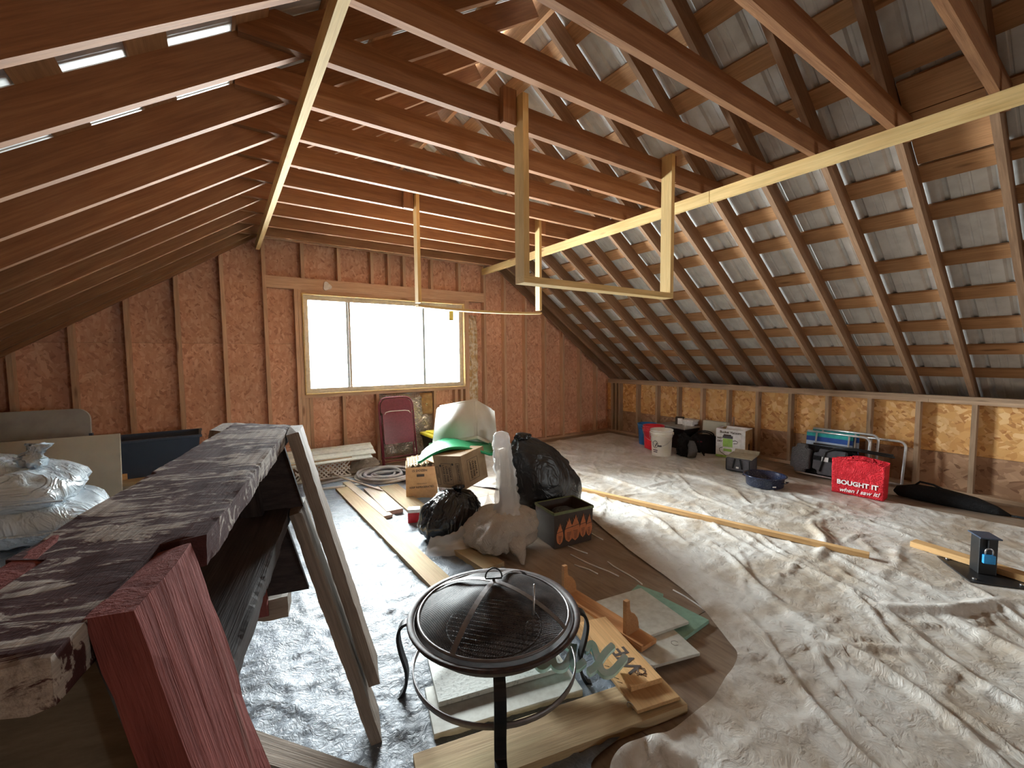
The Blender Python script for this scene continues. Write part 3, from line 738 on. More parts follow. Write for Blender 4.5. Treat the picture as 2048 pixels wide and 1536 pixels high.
def sawhorse(label, ds, z0, SH_H, top_mat, leg_mats, extras):
    root = empty('sawhorse', label, 'sawhorse', T(*(SU * (1.1 + ds) + SV * -0.286 + Vector((0, 0, z0)))), 'stacked sawhorses')
    def P(s, v, z): return SU * (s - 1.1) + SV * (v + 0.286) + Vector((0, 0, z))
    c = P((S0 + S1) / 2, -0.286, SH_H - 0.0225)
    tb_ = rough_box('top_beam', S1 - S0, SH_W, 0.045, 78, 16, 3, 0.0018, ds + 1)
    for v in tb_.vertices:                          # near end notched for its legs, far end cut askew
        s_ = v.co.x / (S1 - S0) + 0.5
        if v.co.x < S0 + 0.235 - (S0 + S1) / 2: v.co.y = max(-0.056, min(0.056, v.co.y))
        v.co.x += v.co.y * 0.75 * max(0.0, s_ - 0.5) * 2
    inst('top_beam', tb_, top_mat, root, frame(c, SU, -SV))
    i = 0
    for s0, sd in ((0.585, -0.055), (1.625, 0.055)):
        for sg in (1, -1):
            near = s0 < 1; vo = 0.073 if near else SH_W / 2 + 0.020; so = s0 + (0.10 if near else 0.17) * (sg < 0)
            top = P(so, -0.286 + sg * vo, SH_H + 0.001); bot = P(so + sd, -0.286 + sg * (vo + 0.235), 0.0)
            d = (bot - top)
            me = rough_box('leg', d.length, 0.165, 0.040, 36, 5, 2, 0.0016, 3.3 * i + ds)
            # trim both ends level
            M = frame((top + bot) / 2, d, SU)
            bm = bmesh.new(); bm.from_mesh(me); bm.transform(M)
            for zc, up in ((SH_H + 0.001, 1), (0.0, -1)):
                for v in bm.verts:
                    pass
            bmesh.ops.bisect_plane(bm, geom=bm.verts[:] + bm.edges[:] + bm.faces[:], plane_co=(0, 0, SH_H), plane_no=(0, 0, 1), clear_outer=True)
            bmesh.ops.bisect_plane(bm, geom=bm.verts[:] + bm.edges[:] + bm.faces[:], plane_co=(0, 0, 0.012), plane_no=(0, 0, -1), clear_outer=True)
            bmesh.ops.holes_fill(bm, edges=[e for e in bm.edges if e.is_boundary], sides=0)
            bm.transform(M.inverted()); me2 = bm_mesh('leg', bm)
            inst('leg', me2, leg_mats[i], root, M); i += 1
    for s, gm in ((0.53, extras[0]), (1.59, extras[1])):
        h = 0.235; zt = SH_H - 0.047; b0 = (0.045 if s < 1 else SH_W / 2 - 0.01); b1 = b0 + 0.235 * (h / SH_H)
        vs, fs = prism([(-b1, -h), (b1, -h), (b0, 0), (-b0, 0)], SV, (0, 0, 1), SU, 0.02)
        inst('gusset', fixn(mesh_from('gusset', vs, fs)), gm, root, T(*P(s, -0.286, zt)))
    for a in (0.72, 1.45):   # diagonal braces under the beam
        p0 = P(a, -0.286, SH_H - 0.06); p1 = P(0.575 if a < 1 else 1.60, -0.286, SH_H - 0.34)
        board('brace', p0, p1, 0.06, 0.03, SV, 'peeling_red' if extras[2] else 'dark_wood', root)
    if extras[3]:
        p0 = P(1.64, -0.56, 0.60); p1 = P(1.64, -0.20, 0.60)
        inst('stretcher', rough_box('stretcher', (p1 - p0).length, 0.10, 0.075, 20, 4, 4, 0.003, 8.0), 'old_grey_wood', root, frame((p0 + p1) / 2, p1 - p0, SU))
        board('lower_brace', P(1.30, -0.30, 0.40), P(1.42, 0.05, 0.02), 0.09, 0.035, SU, 'old_grey_wood', root)
    return root
sawhorse('upper weathered sawhorse with flaking dark paint on its wide top beam', 0.0, 0.21, 0.98, 'peeling_top', ('peeling_red', 'peeling_red', 'old_grey_wood', 'old_grey_wood'), ('ply_grey', 'dark_wood', False, False))
sawhorse('lower weathered sawhorse nested underneath the flaking one', -0.02, 0.0, 0.93, 'dark_wood', ('old_grey_wood', 'old_grey_wood', 'old_grey_wood', 'old_grey_wood'), ('dark_wood', 'dark_wood', True, True))

# ------------------------------------------------------------------ fire pit
def firepit():
    cx, cy = 0.917, 1.505; R = 0.345; zr_ = 0.35
    r = empty('fire_pit', 'round black steel fire pit on four curved legs', 'fire pit', T(cx, cy, 0))
    prof = [(0.001, zr_ - 0.135)]
    for i in range(1, 11):
        t = i / 10; prof.append((R * math.sin(t * math.pi / 2) * 0.97, zr_ - 0.135 * math.cos(t * math.pi / 2)))
    prof += [(R - 0.002, zr_ + 0.004), (R + 0.013, zr_ + 0.008), (R + 0.017, zr_), (R + 0.012, zr_ - 0.008), (R - 0.008, zr_ - 0.006)]
    for i in range(10, 0, -1):
        t = i / 10; prof.append((R * math.sin(t * math.pi / 2) * 0.965, zr_ - 0.142 * math.cos(t * math.pi / 2)))
    prof.append((0.001, zr_ - 0.142))
    inst('bowl', lathe_me('bowl', prof, 56), 'rust_iron', r)
    gr = [(tube_me('g', [(0.2 * math.cos(a), 0.2 * math.sin(a), zr_ - 0.06) for a in [2 * math.pi * i / 36 for i in range(36)]], 0.004, 6, True), Matrix.Identity(4))]
    for i in range(-6, 7):
        x = i * 0.029; h = math.sqrt(max(0.2 ** 2 - x * x, 0.0001)); ca, sa = math.cos(0.7), math.sin(0.7)
        gr.append((tube_me('g', [(x * ca - h * sa, x * sa + h * ca, zr_ - 0.06), (x * ca + h * sa, x * sa - h * ca, zr_ - 0.06)], 0.003, 6), Matrix.Identity(4)))
    inst('grate', join_meshes('grate', gr), 'black_iron', r)
    for a in (151, 61, -29, -119):
        a = math.radians(a); foot = 0.0 if abs(a + 119 * math.pi / 180) > 0.1 else 0.045
        pts = [(R + 0.012, zr_ - 0.02), (R + 0.042, zr_ - 0.03), (R + 0.060, zr_ - 0.075), (R + 0.048, zr_ - 0.15), (R + 0.022, zr_ - 0.23), (R + 0.028, zr_ - 0.30), (R + 0.05, foot + 0.008), (R + 0.072, foot + 0.004)]
        vs, fs = [], []; w = 0.021
        sm = []
        for i in range(len(pts) - 1):
            for s in range(4):
                t = s / 4; sm.append((pts[i][0] * (1 - t) + pts[i + 1][0] * t, pts[i][1] * (1 - t) + pts[i + 1][1] * t))
        sm.append(pts[-1])
        for k in range(3): sm = [sm[0]] + [((sm[i - 1][0] + 2 * sm[i][0] + sm[i + 1][0]) / 4, (sm[i - 1][1] + 2 * sm[i][1] + sm[i + 1][1]) / 4) for i in range(1, len(sm) - 1)] + [sm[-1]]
        for i, (rr, zz) in enumerate(sm):
            p, q = sm[max(i - 1, 0)], sm[min(i + 1, len(sm) - 1)]; d = Vector((q[0] - p[0], q[1] - p[1])).normalized(); nx_, nz_ = -d.y * 0.006, d.x * 0.006
            for dr, dz, yy in ((nx_, nz_, -w), (nx_, nz_, w), (-nx_, -nz_, w), (-nx_, -nz_, -w)): vs.append((rr + dr, yy, zz + dz))
        n = len(sm)
        for i in range(n - 1):
            for j in range(4): fs.append([i * 4 + j, i * 4 + (j + 1) % 4, i * 4 + 4 + (j + 1) % 4, i * 4 + 4 + j])
        fs += [[0, 1, 2, 3], [4 * n - 1, 4 * n - 2, 4 * n - 3, 4 * n - 4]]
        inst('leg', fixn(mesh_from('leg', vs, fs)), 'black_iron', r, RZ(a))
    inst('lower_ring', lathe_me('lower_ring', [(0.338, 0.130), (0.344, 0.130), (0.344, 0.152), (0.338, 0.152)], 56, True, True), 'strap_steel', r)
    # mesh dome spark screen with straps, handle
    s = empty('spark_screen', 'black wire mesh dome spark screen resting on the fire pit rim', 'spark screen', T(cx, cy, zr_ + 0.005))
    rs, hh = 0.315, 0.115; nr, na = 16, 64; vs, fs = [(0, 0, hh)], []
    for i in range(1, nr + 1):
        for j in range(na):
            a = 2 * math.pi * j / na; t = i / nr; rr = rs * t
            z = hh * math.cos(t * math.pi / 2) ** 0.9 if t < 1 else 0
            z += 0.013 * mnoise.noise(Vector((rr * math.cos(a) * 8, rr * math.sin(a) * 8, 2))) * (1 - t ** 4)
            vs.append((rr * math.cos(a), rr * math.sin(a), max(z, 0.0)))
    for j in range(na): fs.append([0, 1 + j, 1 + (j + 1) % na])
    for i in range(nr - 1):
        for j in range(na):
            b0 = 1 + i * na; fs.append([b0 + j, b0 + na + j, b0 + na + (j + 1) % na, b0 + (j + 1) % na])
    inst('mesh_dome', mesh_from('mesh_dome', vs, fs, True), 'spark_mesh', s)
    inst('rim_ring', tube_me('rim_ring', [(rs * math.cos(a), rs * math.sin(a), 0.006) for a in [2 * math.pi * i / 56 for i in range(56)]], 0.006, 8, True), 'strap_steel', s)
    for a0 in (0.52, 0.52 + math.pi / 2):
        vs, fs = [], []; n = 30
        for i in range(n + 1):
            t = -1 + 2 * i / n; x = rs * t; z = (hh + 0.004) * max(math.cos(abs(t) * math.pi / 2), 0) ** 0.8 + 0.008
            for y in (-0.011, 0.011):
                for dz in (0, 0.003): vs.append((x, y, z + dz))
        for i in range(n):
            q = i * 4
            for j, k in ((0, 1), (1, 3), (3, 2), (2, 0)): fs.append([q + j, q + k, q + 4 + k, q + 4 + j])
        fs += [[0, 2, 3, 1], [4 * n, 4 * n + 1, 4 * n + 3, 4 * n + 2]]
        inst('strap', fixn(mesh_from('strap', vs, fs)), 'strap_steel', s, RZ(a0))
    pts = [(-0.035, 0, 0.0)] + [(-0.035 * math.cos(t), 0, 0.005 + 0.04 * math.sin(t)) for t in [math.pi * i / 12 for i in range(13)]] + [(0.035, 0, 0.0)]
    h = inst('handle', tube_me('handle', pts, 0.0035, 8, True), 'black_iron', s, T(0, 0, hh + 0.024) @ RZ(-0.5))
    inst('handle_stem', tube_me('handle_stem', [(0, 0, -0.018), (0, 0, 0.0)], 0.006, 8), 'black_iron', h)
    # lifting poker lying in the bowl
    p = tag(inst('poker', tube_me('poker', [(0, 0, 0), (0.012, 0.005, 0.10), (0.02, 0.01, 0.20)], 0.0035, 8), 'steel', None, T(0.965, 1.30, 0.335)), 'thin steel poker rod standing inside the fire pit', 'poker')
    p2 = tag(inst('screen_hook', tube_me('screen_hook', [(0, 0, 0), (0, 0, 0.05), (0.012, 0.006, 0.058), (0.03, 0.012, 0.058)], 0.003, 8), 'steel', None, T(0.927, 1.292, 0.34)), 'short bent steel hook beside the poker rod', 'hook')
m, nt, b = nmat('rust_iron')
n = noise_tex(nt, objcoord(nt, (1, 1, 1)), 30, 6, 0.7)
nt.links.new(ramp(nt, n, [(0.4, (0.028, 0.016, 0.014)), (0.65, (0.075, 0.038, 0.032))]), b.inputs['Base Color']); b.inputs['Roughness'].default_value = 0.6; bump(nt, b, n, 0.3, 0.004)
m, nt, b = nmat('spark_mesh')
tc = nt.nodes.new('ShaderNodeTexCoord'); w_ = []
for d in ('X', 'Y'):
    wv = nt.nodes.new('ShaderNodeTexWave'); wv.bands_direction = d; wv.inputs['Scale'].default_value = 52; nt.links.new(tc.outputs['Object'], wv.inputs['Vector']); w_.append(wv.outputs['Fac'])
mxm = nt.nodes.new('ShaderNodeMath'); mxm.operation = 'MAXIMUM'; nt.links.new(w_[0], mxm.inputs[0]); nt.links.new(w_[1], mxm.inputs[1])
nt.links.new(ramp(nt, mxm.outputs[0], [(0.5, (0.30,) * 3), (0.8, (0.95,) * 3)]), b.inputs['Alpha'])
n = noise_tex(nt, objcoord(nt, (1, 1, 1)), 25, 5)
nt.links.new(ramp(nt, n, [(0.4, (0.035, 0.030, 0.030)), (0.7, (0.09, 0.075, 0.07))]), b.inputs['Base Color']); b.inputs['Roughness'].default_value = 0.6; b.inputs['Metallic'].default_value = 0.0; b.inputs['Specular IOR Level'].default_value = 0.3
firepit()

# ------------------------------------------------------------------ boards and signs round the fire pit
def flat(name, label, cat, c, L, W, Tk, ang, mat, tilt=(0, 0), group=None, bev=0.002):
    o = inst(name, box_me(L, W, Tk, bev), mat, None, T(*c) @ RZ(ang) @ RX(tilt[0]) @ RY(tilt[1])); return tag(o, label, cat, group)
flat('plank', 'tan plank lying in front of the fire pit under its nearest leg', 'plank', (0.99, 1.170, 0.022), 1.05, 0.185, 0.038, -0.23, 'plank_tan')
flat('panel', 'white panel board, lower of two under the fire pit', 'panel', (0.925, 1.452, 0.022), 0.62, 0.24, 0.030, -0.252, 'white_panel')
p = flat('panel', 'speckled white panel board with pencil marks, upper of two under the fire pit', 'panel', (0.962, 1.579, 0.050), 0.557, 0.273, 0.020, -0.245, 'speckle_panel')
def stroke(name, pts, r, mat, parent, M): return inst(name, tube_me(name, pts, r, 5), mat, parent, M)
stroke('pencil_mark', [(0.235, 0.09, 0), (0.25, 0.11, 0), (0.262, 0.10, 0), (0.255, 0.07, 0), (0.225, 0.04, 0), (0.27, 0.045, 0)], 0.0018, 'dark_print', p, T(-0.02, -0.03, 0.0105))
stroke('pencil_mark', [(-0.22, 0.06, 0), (-0.20, 0.10, 0), (-0.17, 0.07, 0), (-0.20, 0.05, 0), (-0.21, 0.085, 0), (-0.16, 0.095, 0)], 0.0014, 'dark_print', p, T(0, 0, 0.0105))
flat('foam_board', 'mint green foam board under the white plywood squares', 'board', (1.90, 1.43, 0.012), 0.36, 0.40, 0.020, 0.05, 'mint_foam')
flat('foam_board', 'small mint green foam offcut beyond the white plywood', 'board', (2.03, 1.60, 0.012), 0.12, 0.16, 0.018, 0.25, 'mint_foam')
o = flat('plywood_square', 'white painted plywood rectangle, lower and nearer of the pair', 'board', (1.70, 1.255, 0.030), 0.27, 0.23, 0.014, -0.279, 'white_panel')
stroke('pencil_mark', [(0.07 + 0.018 * math.cos(i), 0.0 + 0.018 * math.sin(i), 0) for i in (0, 1, 2, 3, 4, 5)], 0.001, 'dark_print', o, T(0, -0.02, 0.007))
o = flat('plywood_square', 'white painted plywood rectangle, upper of the pair beside the shelf', 'board', (1.80, 1.472, 0.045), 0.36, 0.36, 0.014, -0.167, 'white_panel')
stroke('pencil_mark', [(-0.12, -0.10, 0), (-0.10, -0.08, 0), (-0.08, -0.10, 0), (-0.10, -0.125, 0)], 0.0015, 'dark_print', o, T(0, 0, 0.0075))
# wall shelf lying with its two brackets upright
sh = empty('wall_shelf', 'small wooden wall shelf lying down with two upright curved brackets', 'shelf', T(1.615, 1.58, 0.055) @ RZ(1.60))
board('shelf_board', (-0.32, 0, 0), (0.245, 0, 0), 0.115, 0.022, (0, 1, 0), 'shelf_wood', sh, 0.002)
board('back_rail', (-0.32, 0.05, 0.015), (0.245, 0.05, 0.015), 0.014, 0.012, (0, 1, 0), 'shelf_wood', sh)
prof = [(-0.05, 0.011), (0.045, 0.011), (0.045, 0.045), (0.035, 0.075), (0.012, 0.105), (-0.012, 0.118), (-0.022, 0.140), (-0.024, 0.185), (-0.05, 0.185)]
for x in (-0.215, 0.225):
    vs, fs = prism([(-a, b_) for a, b_ in prof], (0, 1, 0), (0, 0, 1), (1, 0, 0), 0.02)
    inst('bracket', fixn(mesh_from('bracket', vs, fs)), 'shelf_wood', sh, T(x - 0.01, 0, 0))
# wooden signs
d = Vector((math.cos(1.31), math.sin(1.31), 0)); side = Vector((math.sin(1.31), -math.cos(1.31), 0))
A = Vector((1.273, 1.031, 0)) + Vector((0.192, -0.0394, 0)) / 2
c = A + d * 0.34
lo = tag(inst('wooden_sign', box_me(0.68, 0.20, 0.014, 0.0015), 'sign_wood', None, frame((c.x, c.y, 0.055), d, -side)), 'flat wooden hanging sign, lower one with metal ring hooks', 'sign')
for sx, sy in ((-0.30, 0.105), (-0.16, -0.105)):
    inst('ring', tube_me('ring', [(0.014 * math.cos(a), 0, 0.014 * math.sin(a)) for a in [2 * math.pi * i / 16 for i in range(16)]], 0.0016, 6, True), 'steel', lo, T(sx, sy, -0.004) @ RZ(0.5))
for k in range(5): stroke('burn_mark', [(-0.20 + 0.025 * k, 0.075, 0), (-0.185 + 0.025 * k, 0.09, 0)], 0.0014, 'dark_print', lo, T(0, 0, 0.007))
A2 = Vector((1.3225, 1.1055, 0)) + Vector((0.148, -0.0255, 0)) / 2; d2 = Vector((math.cos(1.30), math.sin(1.30), 0)); s2 = Vector((math.sin(1.30), -math.cos(1.30), 0))
c2 = A2 + d2 * 0.225
up = tag(inst('wooden_sign', box_me(0.45, 0.15, 0.022, 0.0015), 'sign_wood', None, frame((c2.x, c2.y, 0.0735), d2, -s2)), 'thicker wooden sign with dark letters W and E, upper of two', 'sign')
text('lettering', 'WE', 0.105, 'dark_print', up, T(-0.085, 0.0, 0.0115) @ RZ(0.0) , 0.0006, 0, 'CENTER', 0.002)
stroke('drawing', [(-0.165 + 0.028 * math.cos(i * 1.9) * (1 + 0.4 * math.sin(i * 3.1)), -0.015 + 0.024 * math.sin(i * 1.9) * (1 + 0.4 * math.cos(i * 2.3)), 0) for i in range(16)], 0.0011, 'dark_print', up, T(0, 0, 0.0115))
# cursive teal word sign
def ribbon(name, pts, w, t, mat, parent, M):
    P_ = [Vector((*p, 0)) for p in pts]; sm = []
    for i in range(len(P_) - 1):                     # Catmull-Rom
        p0, p1, p2, p3 = P_[max(i - 1, 0)], P_[i], P_[i + 1], P_[min(i + 2, len(P_) - 1)]
        for s in range(8):
            u_ = s / 8; sm.append(0.5 * ((2 * p1) + (p2 - p0) * u_ + (2 * p0 - 5 * p1 + 4 * p2 - p3) * u_ ** 2 + (3 * p1 - p0 - 3 * p2 + p3) * u_ ** 3))
    sm.append(P_[-1]); vs, fs = [], []; n = len(sm)
    for i, p in enumerate(sm):
        dd = (sm[min(i + 1, n - 1)] - sm[max(i - 1, 0)]).normalized(); nn = Vector((-dd.y, dd.x, 0))
        ww = w * (0.55 if i in (0, n - 1) else 1.0) / 2
        for sg, z in ((1, 0), (1, t), (-1, t), (-1, 0)): vs.append(p + nn * sg * ww + Vector((0, 0, z)))
    for i in range(n - 1):
        for j in range(4): fs.append([4 * i + j, 4 * i + (j + 1) % 4, 4 * i + 4 + (j + 1) % 4, 4 * i + 4 + j])
    fs += [[0, 1, 2, 3], [4 * n - 1, 4 * n - 2, 4 * n - 3, 4 * n - 4]]
    return inst(name, fixn(mesh_from(name, vs, fs)), mat, parent, M)
ax = Vector((0.255, -0.178, 0)).normalized()
ws = empty('word_sign', 'pale teal cut-out cursive word sign leaning on the wooden signs', 'sign', frame((1.245, 1.315, 0.105), ax, Vector((0.55, 0.72, 0.45))))
ribbon('letter_l', [(-0.25, -0.03), (-0.20, 0.03), (-0.165, 0.115), (-0.185, 0.13), (-0.205, 0.07), (-0.20, -0.01), (-0.175, -0.035), (-0.14, -0.01)], 0.028, 0.028, 'teal_paint', ws, T(0, 0, 0))
ribbon('letter_a', [(-0.045, 0.045), (-0.08, 0.06), (-0.125, 0.02), (-0.12, -0.03), (-0.08, -0.03), (-0.04, 0.03), (-0.03, 0.055), (-0.045, -0.01), (-0.03, -0.035), (0.01, -0.01)], 0.028, 0.028, 'teal_paint', ws, T(0, 0, 0.0005))
ribbon('letter_x', [(0.015, 0.03), (0.05, 0.06), (0.065, 0.01), (0.075, -0.05), (0.115, -0.055), (0.19, 0.01)], 0.028, 0.028, 'teal_paint', ws, T(0, 0, 0.001))
ribbon('letter_x_stroke', [(0.145, 0.055), (0.10, 0.02), (0.05, -0.035), (0.015, -0.055)], 0.028, 0.028, 'teal_paint', ws, T(0, 0, 0.0015))

# ------------------------------------------------------------------ loose lumber on the floor
def plank(label, p0, p1, w, t, mat, z=None, group='loose boards on the plastic'):
    z = t / 2 + 0.004 if z is None else z
    o = board('plank', (*p0, z), (*p1, z), w, t, (p1[1] - p0[1], p0[0] - p1[0], 0), mat, None, 0.002); return tag(o, label, 'plank', group)
plank('longest tan board, running from the coil of pipe towards the fire pit', (1.035, 4.80), (1.075, 2.30), 0.145, 0.036, 'plank_tan')
plank('narrow pale board next to the longest tan board', (1.115, 4.98), (1.165, 3.68), 0.080, 0.040, 'plank_pale')
plank('short white-stained board between narrow board and wide tan board', (1.275, 4.58), (1.255, 3.76), 0.150, 0.046, 'plank_pale')
plank('wide short tan board beside the egg carton', (1.47, 4.60), (1.455, 3.66), 0.19, 0.03, 'plank_tan')
plank('brown board poking out from beneath the clear bag', (1.385, 3.02), (1.445, 2.36), 0.165, 0.045, 'plank_tan')
plank('long slim strip of lumber lying alone across the dusty sheet', (3.645, 1.01), (3.02, 3.42), 0.048, 0.036, 'furring_wood', 0.034)
plank('short timber lying behind the black pipe stand', (4.15, 0.90), (4.02, 0.10), 0.085, 0.04, 'furring_wood', 0.036)
plank('thin pale stick beside the coiled pipe', (0.98, 5.50), (1.33, 4.36), 0.020, 0.012, 'plank_pale', 0.062)
# ------------------------------------------------------------------ bags and soft shapes
def blob(name, prof, seg, amp, scale, seed, pleat=0, smooth=True, sq=2.0, flat_bottom=True):
    """prof: (z, rx, ry, cx, cy) rings; superellipse cross-sections with noise wrinkles."""
    # resample rings
    P = np.array(prof, float); t = np.linspace(0, len(P) - 1, (len(P) - 1) * 5 + 1); R = np.stack([np.interp(t, np.arange(len(P)), P[:, k]) for k in range(5)], 1)
    for _ in range(3): R[1:-1] = (R[:-2] + 2 * R[1:-1] + R[2:]) / 4
    vs, fs = [], []; n = len(R)
    for i in range(n):
        z, rx, ry, cx, cy = R[i]
        for j in range(seg):
            a = 2 * math.pi * j / seg; c, s = math.cos(a), math.sin(a); k = (abs(c) ** sq + abs(s) ** sq) ** (-1 / sq)
            q = Vector((rx * c * k, ry * s * k, z)); w = 1 + amp * (mnoise.turbulence(Vector((c * 1.6, s * 1.6, z * 3)) * scale + Vector((seed,) * 3), 4, True) - 0.9) / max(0.12, (rx + ry) / 2)
            if pleat: w += pleat * abs(math.sin(a * 9 + 3 * mnoise.noise(Vector((c * 2, s * 2, seed))))) * (i / n) ** 2
            vs.append((cx + q.x * w, cy + q.y * w, z if flat_bottom and i == 0 else z + 0.3 * amp * mnoise.noise(q * scale * 2 + Vector((seed, 0, 0)))))
    for i in range(n - 1):
        for j in range(seg): fs.append([i * seg + j, i * seg + (j + 1) % seg, (i + 1) * seg + (j + 1) % seg, (i + 1) * seg + j])
    fs += [list(range(seg - 1, -1, -1)), list(range((n - 1) * seg, n * seg))]
    return mesh_from(name, vs, fs, smooth)
def boxopen(name, L, W, H, t, mat, parent, M, flare=0.0):
    """Open-topped box with walls of thickness t."""
    vs = []
    for (l, w, z) in ((L - flare, W - flare, 0), (L, W, H), (L - 2 * t, W - 2 * t, H), (L - 2 * t - flare, W - 2 * t - flare, t)):
        for sx, sy in ((-1, -1), (1, -1), (1, 1), (-1, 1)): vs.append((sx * l / 2, sy * w / 2, z))
    fs = [[0, 3, 2, 1]]
    for a in (0, 4, 8):
        for j in range(4): fs.append([a + j, a + (j + 1) % 4, a + 4 + (j + 1) % 4, a + 4 + j])
    fs.append([12, 13, 14, 15])
    me = fixn(mesh_from(name, vs, fs))
    return inst(name, me, mat, parent, M)

# big black refuse bag
bb = empty('refuse_bag', 'large full black refuse bag slumped against the carrot-print bag', 'bag', T(2.33, 2.95, 0))
inst('bag_body', blob('bag_body', [(0.012, 0.24, 0.22, 0, 0), (0.05, 0.33, 0.28, 0.02, 0), (0.20, 0.385, 0.30, 0.0, 0), (0.38, 0.36, 0.29, -0.03, 0), (0.52, 0.30, 0.25, -0.09, 0), (0.62, 0.24, 0.19, -0.14, -0.01), (0.69, 0.16, 0.13, -0.19, -0.02), (0.735, 0.085, 0.07, -0.24, -0.03)], 56, 0.045, 2.0, 3.0, 0.03), 'black_bag_matte', bb)
inst('bag_tie', blob('bag_tie', [(0.70, 0.075, 0.06, -0.25, -0.03), (0.725, 0.045, 0.04, -0.265, -0.035), (0.75, 0.085, 0.07, -0.27, -0.05), (0.785, 0.075, 0.05, -0.26, -0.06), (0.79, 0.03, 0.02, -0.26, -0.06)], 30, 0.05, 5.0, 8.0, 0.25), 'black_bag', bb)
# small shiny black bag
sb = empty('refuse_bag', 'smaller shiny black refuse bag under the tilted carton', 'bag', T(1.47, 3.06, 0))
inst('bag_body', blob('bag_body', [(0.012, 0.20, 0.20, 0, 0), (0.04, 0.255, 0.24, 0, 0), (0.14, 0.275, 0.26, 0.0, 0), (0.25, 0.245, 0.24, 0.02, 0), (0.33, 0.17, 0.17, 0.03, 0), (0.375, 0.06, 0.06, 0.04, -0.02)], 56, 0.05, 2.2, 12.0, 0.10), 'black_bag', sb)
inst('bag_tie', blob('bag_tie', [(0.355, 0.045, 0.045, 0.045, -0.03), (0.375, 0.025, 0.025, 0.05, -0.03), (0.40, 0.07, 0.05, 0.06, -0.05), (0.42, 0.05, 0.03, 0.07, -0.06)], 24, 0.05, 6.0, 4.0, 0.3), 'black_bag', sb)
# clear bag with tan filling and tall gathered neck
cb = empty('clear_bag', 'clear plastic bag of tan stuffing with a tall gathered neck', 'bag', T(1.66, 2.63, 0))
inst('filling', blob('filling', [(0.055, 0.24, 0.20, 0, 0), (0.085, 0.275, 0.235, 0.0, 0), (0.20, 0.275, 0.24, 0.02, 0), (0.28, 0.225, 0.20, 0.05, 0), (0.315, 0.11, 0.10, 0.05, 0)], 64, 0.06, 2.8, 5.0, sq=3.4), 'taupe_sack', cb)
inst('corner', blob('corner', [(0.012, 0.012, 0.02, -0.01, -0.30), (0.05, 0.035, 0.05, 0.0, -0.26), (0.12, 0.09, 0.10, 0.01, -0.18), (0.19, 0.13, 0.10, 0.01, -0.10)], 22, 0.03, 4.0, 2.0), 'taupe_sack', cb)
nk = blob('neck', [(0.22, 0.20, 0.13, 0.03, -0.06), (0.30, 0.13, 0.11, 0.05, -0.03), (0.38, 0.11, 0.09, 0.06, 0), (0.52, 0.095, 0.07, 0.06, 0), (0.68, 0.085, 0.06, 0.04, 0.01), (0.80, 0.085, 0.055, 0.03, 0.01), (0.86, 0.07, 0.035, 0.03, 0.01), (0.875, 0.02, 0.015, 0.03, 0.01)], 30, 0.045, 5.0, 6.0, 0.10)
inst('neck', nk, 'clear_film', cb)
inst('inner_fold', blob('inner_fold', [(0.26, 0.10, 0.07, 0.05, -0.01), (0.40, 0.055, 0.05, 0.06, 0), (0.60, 0.045, 0.035, 0.05, 0), (0.75, 0.035, 0.03, 0.04, 0.01)], 20, 0.05, 6.0, 3.0, 0.15), 'taupe_sack', cb)
# loose clear film round the small black bag
vs, fs = [], []; nu, nv = 40, 16
for i in range(nu + 1):
    s = i / nu; th = 3.75 + 1.95 * s
    for j in range(nv + 1):
        t = j / nv; r = 0.30 + 0.09 * (1 - t) + 0.02 * mnoise.noise(Vector((s * 9, t * 5, 1)))
        z = 0.015 + (0.10 + 0.26 * s ** 1.6) * t + 0.025 * mnoise.noise(Vector((s * 14, t * 3, 7))) * (0.2 + t)
        vs.append((r * math.cos(th), r * math.sin(th), max(z, 0.012)))
for i in range(nu):
    for j in range(nv): a = i * (nv + 1) + j; fs.append([a, a + 1, a + nv + 2, a + nv + 1])
me = mesh_from('film_sheet', vs, fs, True)
o = tag(inst('film_sheet', me, 'clear_film', None, T(1.47, 3.06, 0)), 'loose torn clear film bunched round the smaller black bag', 'plastic film')
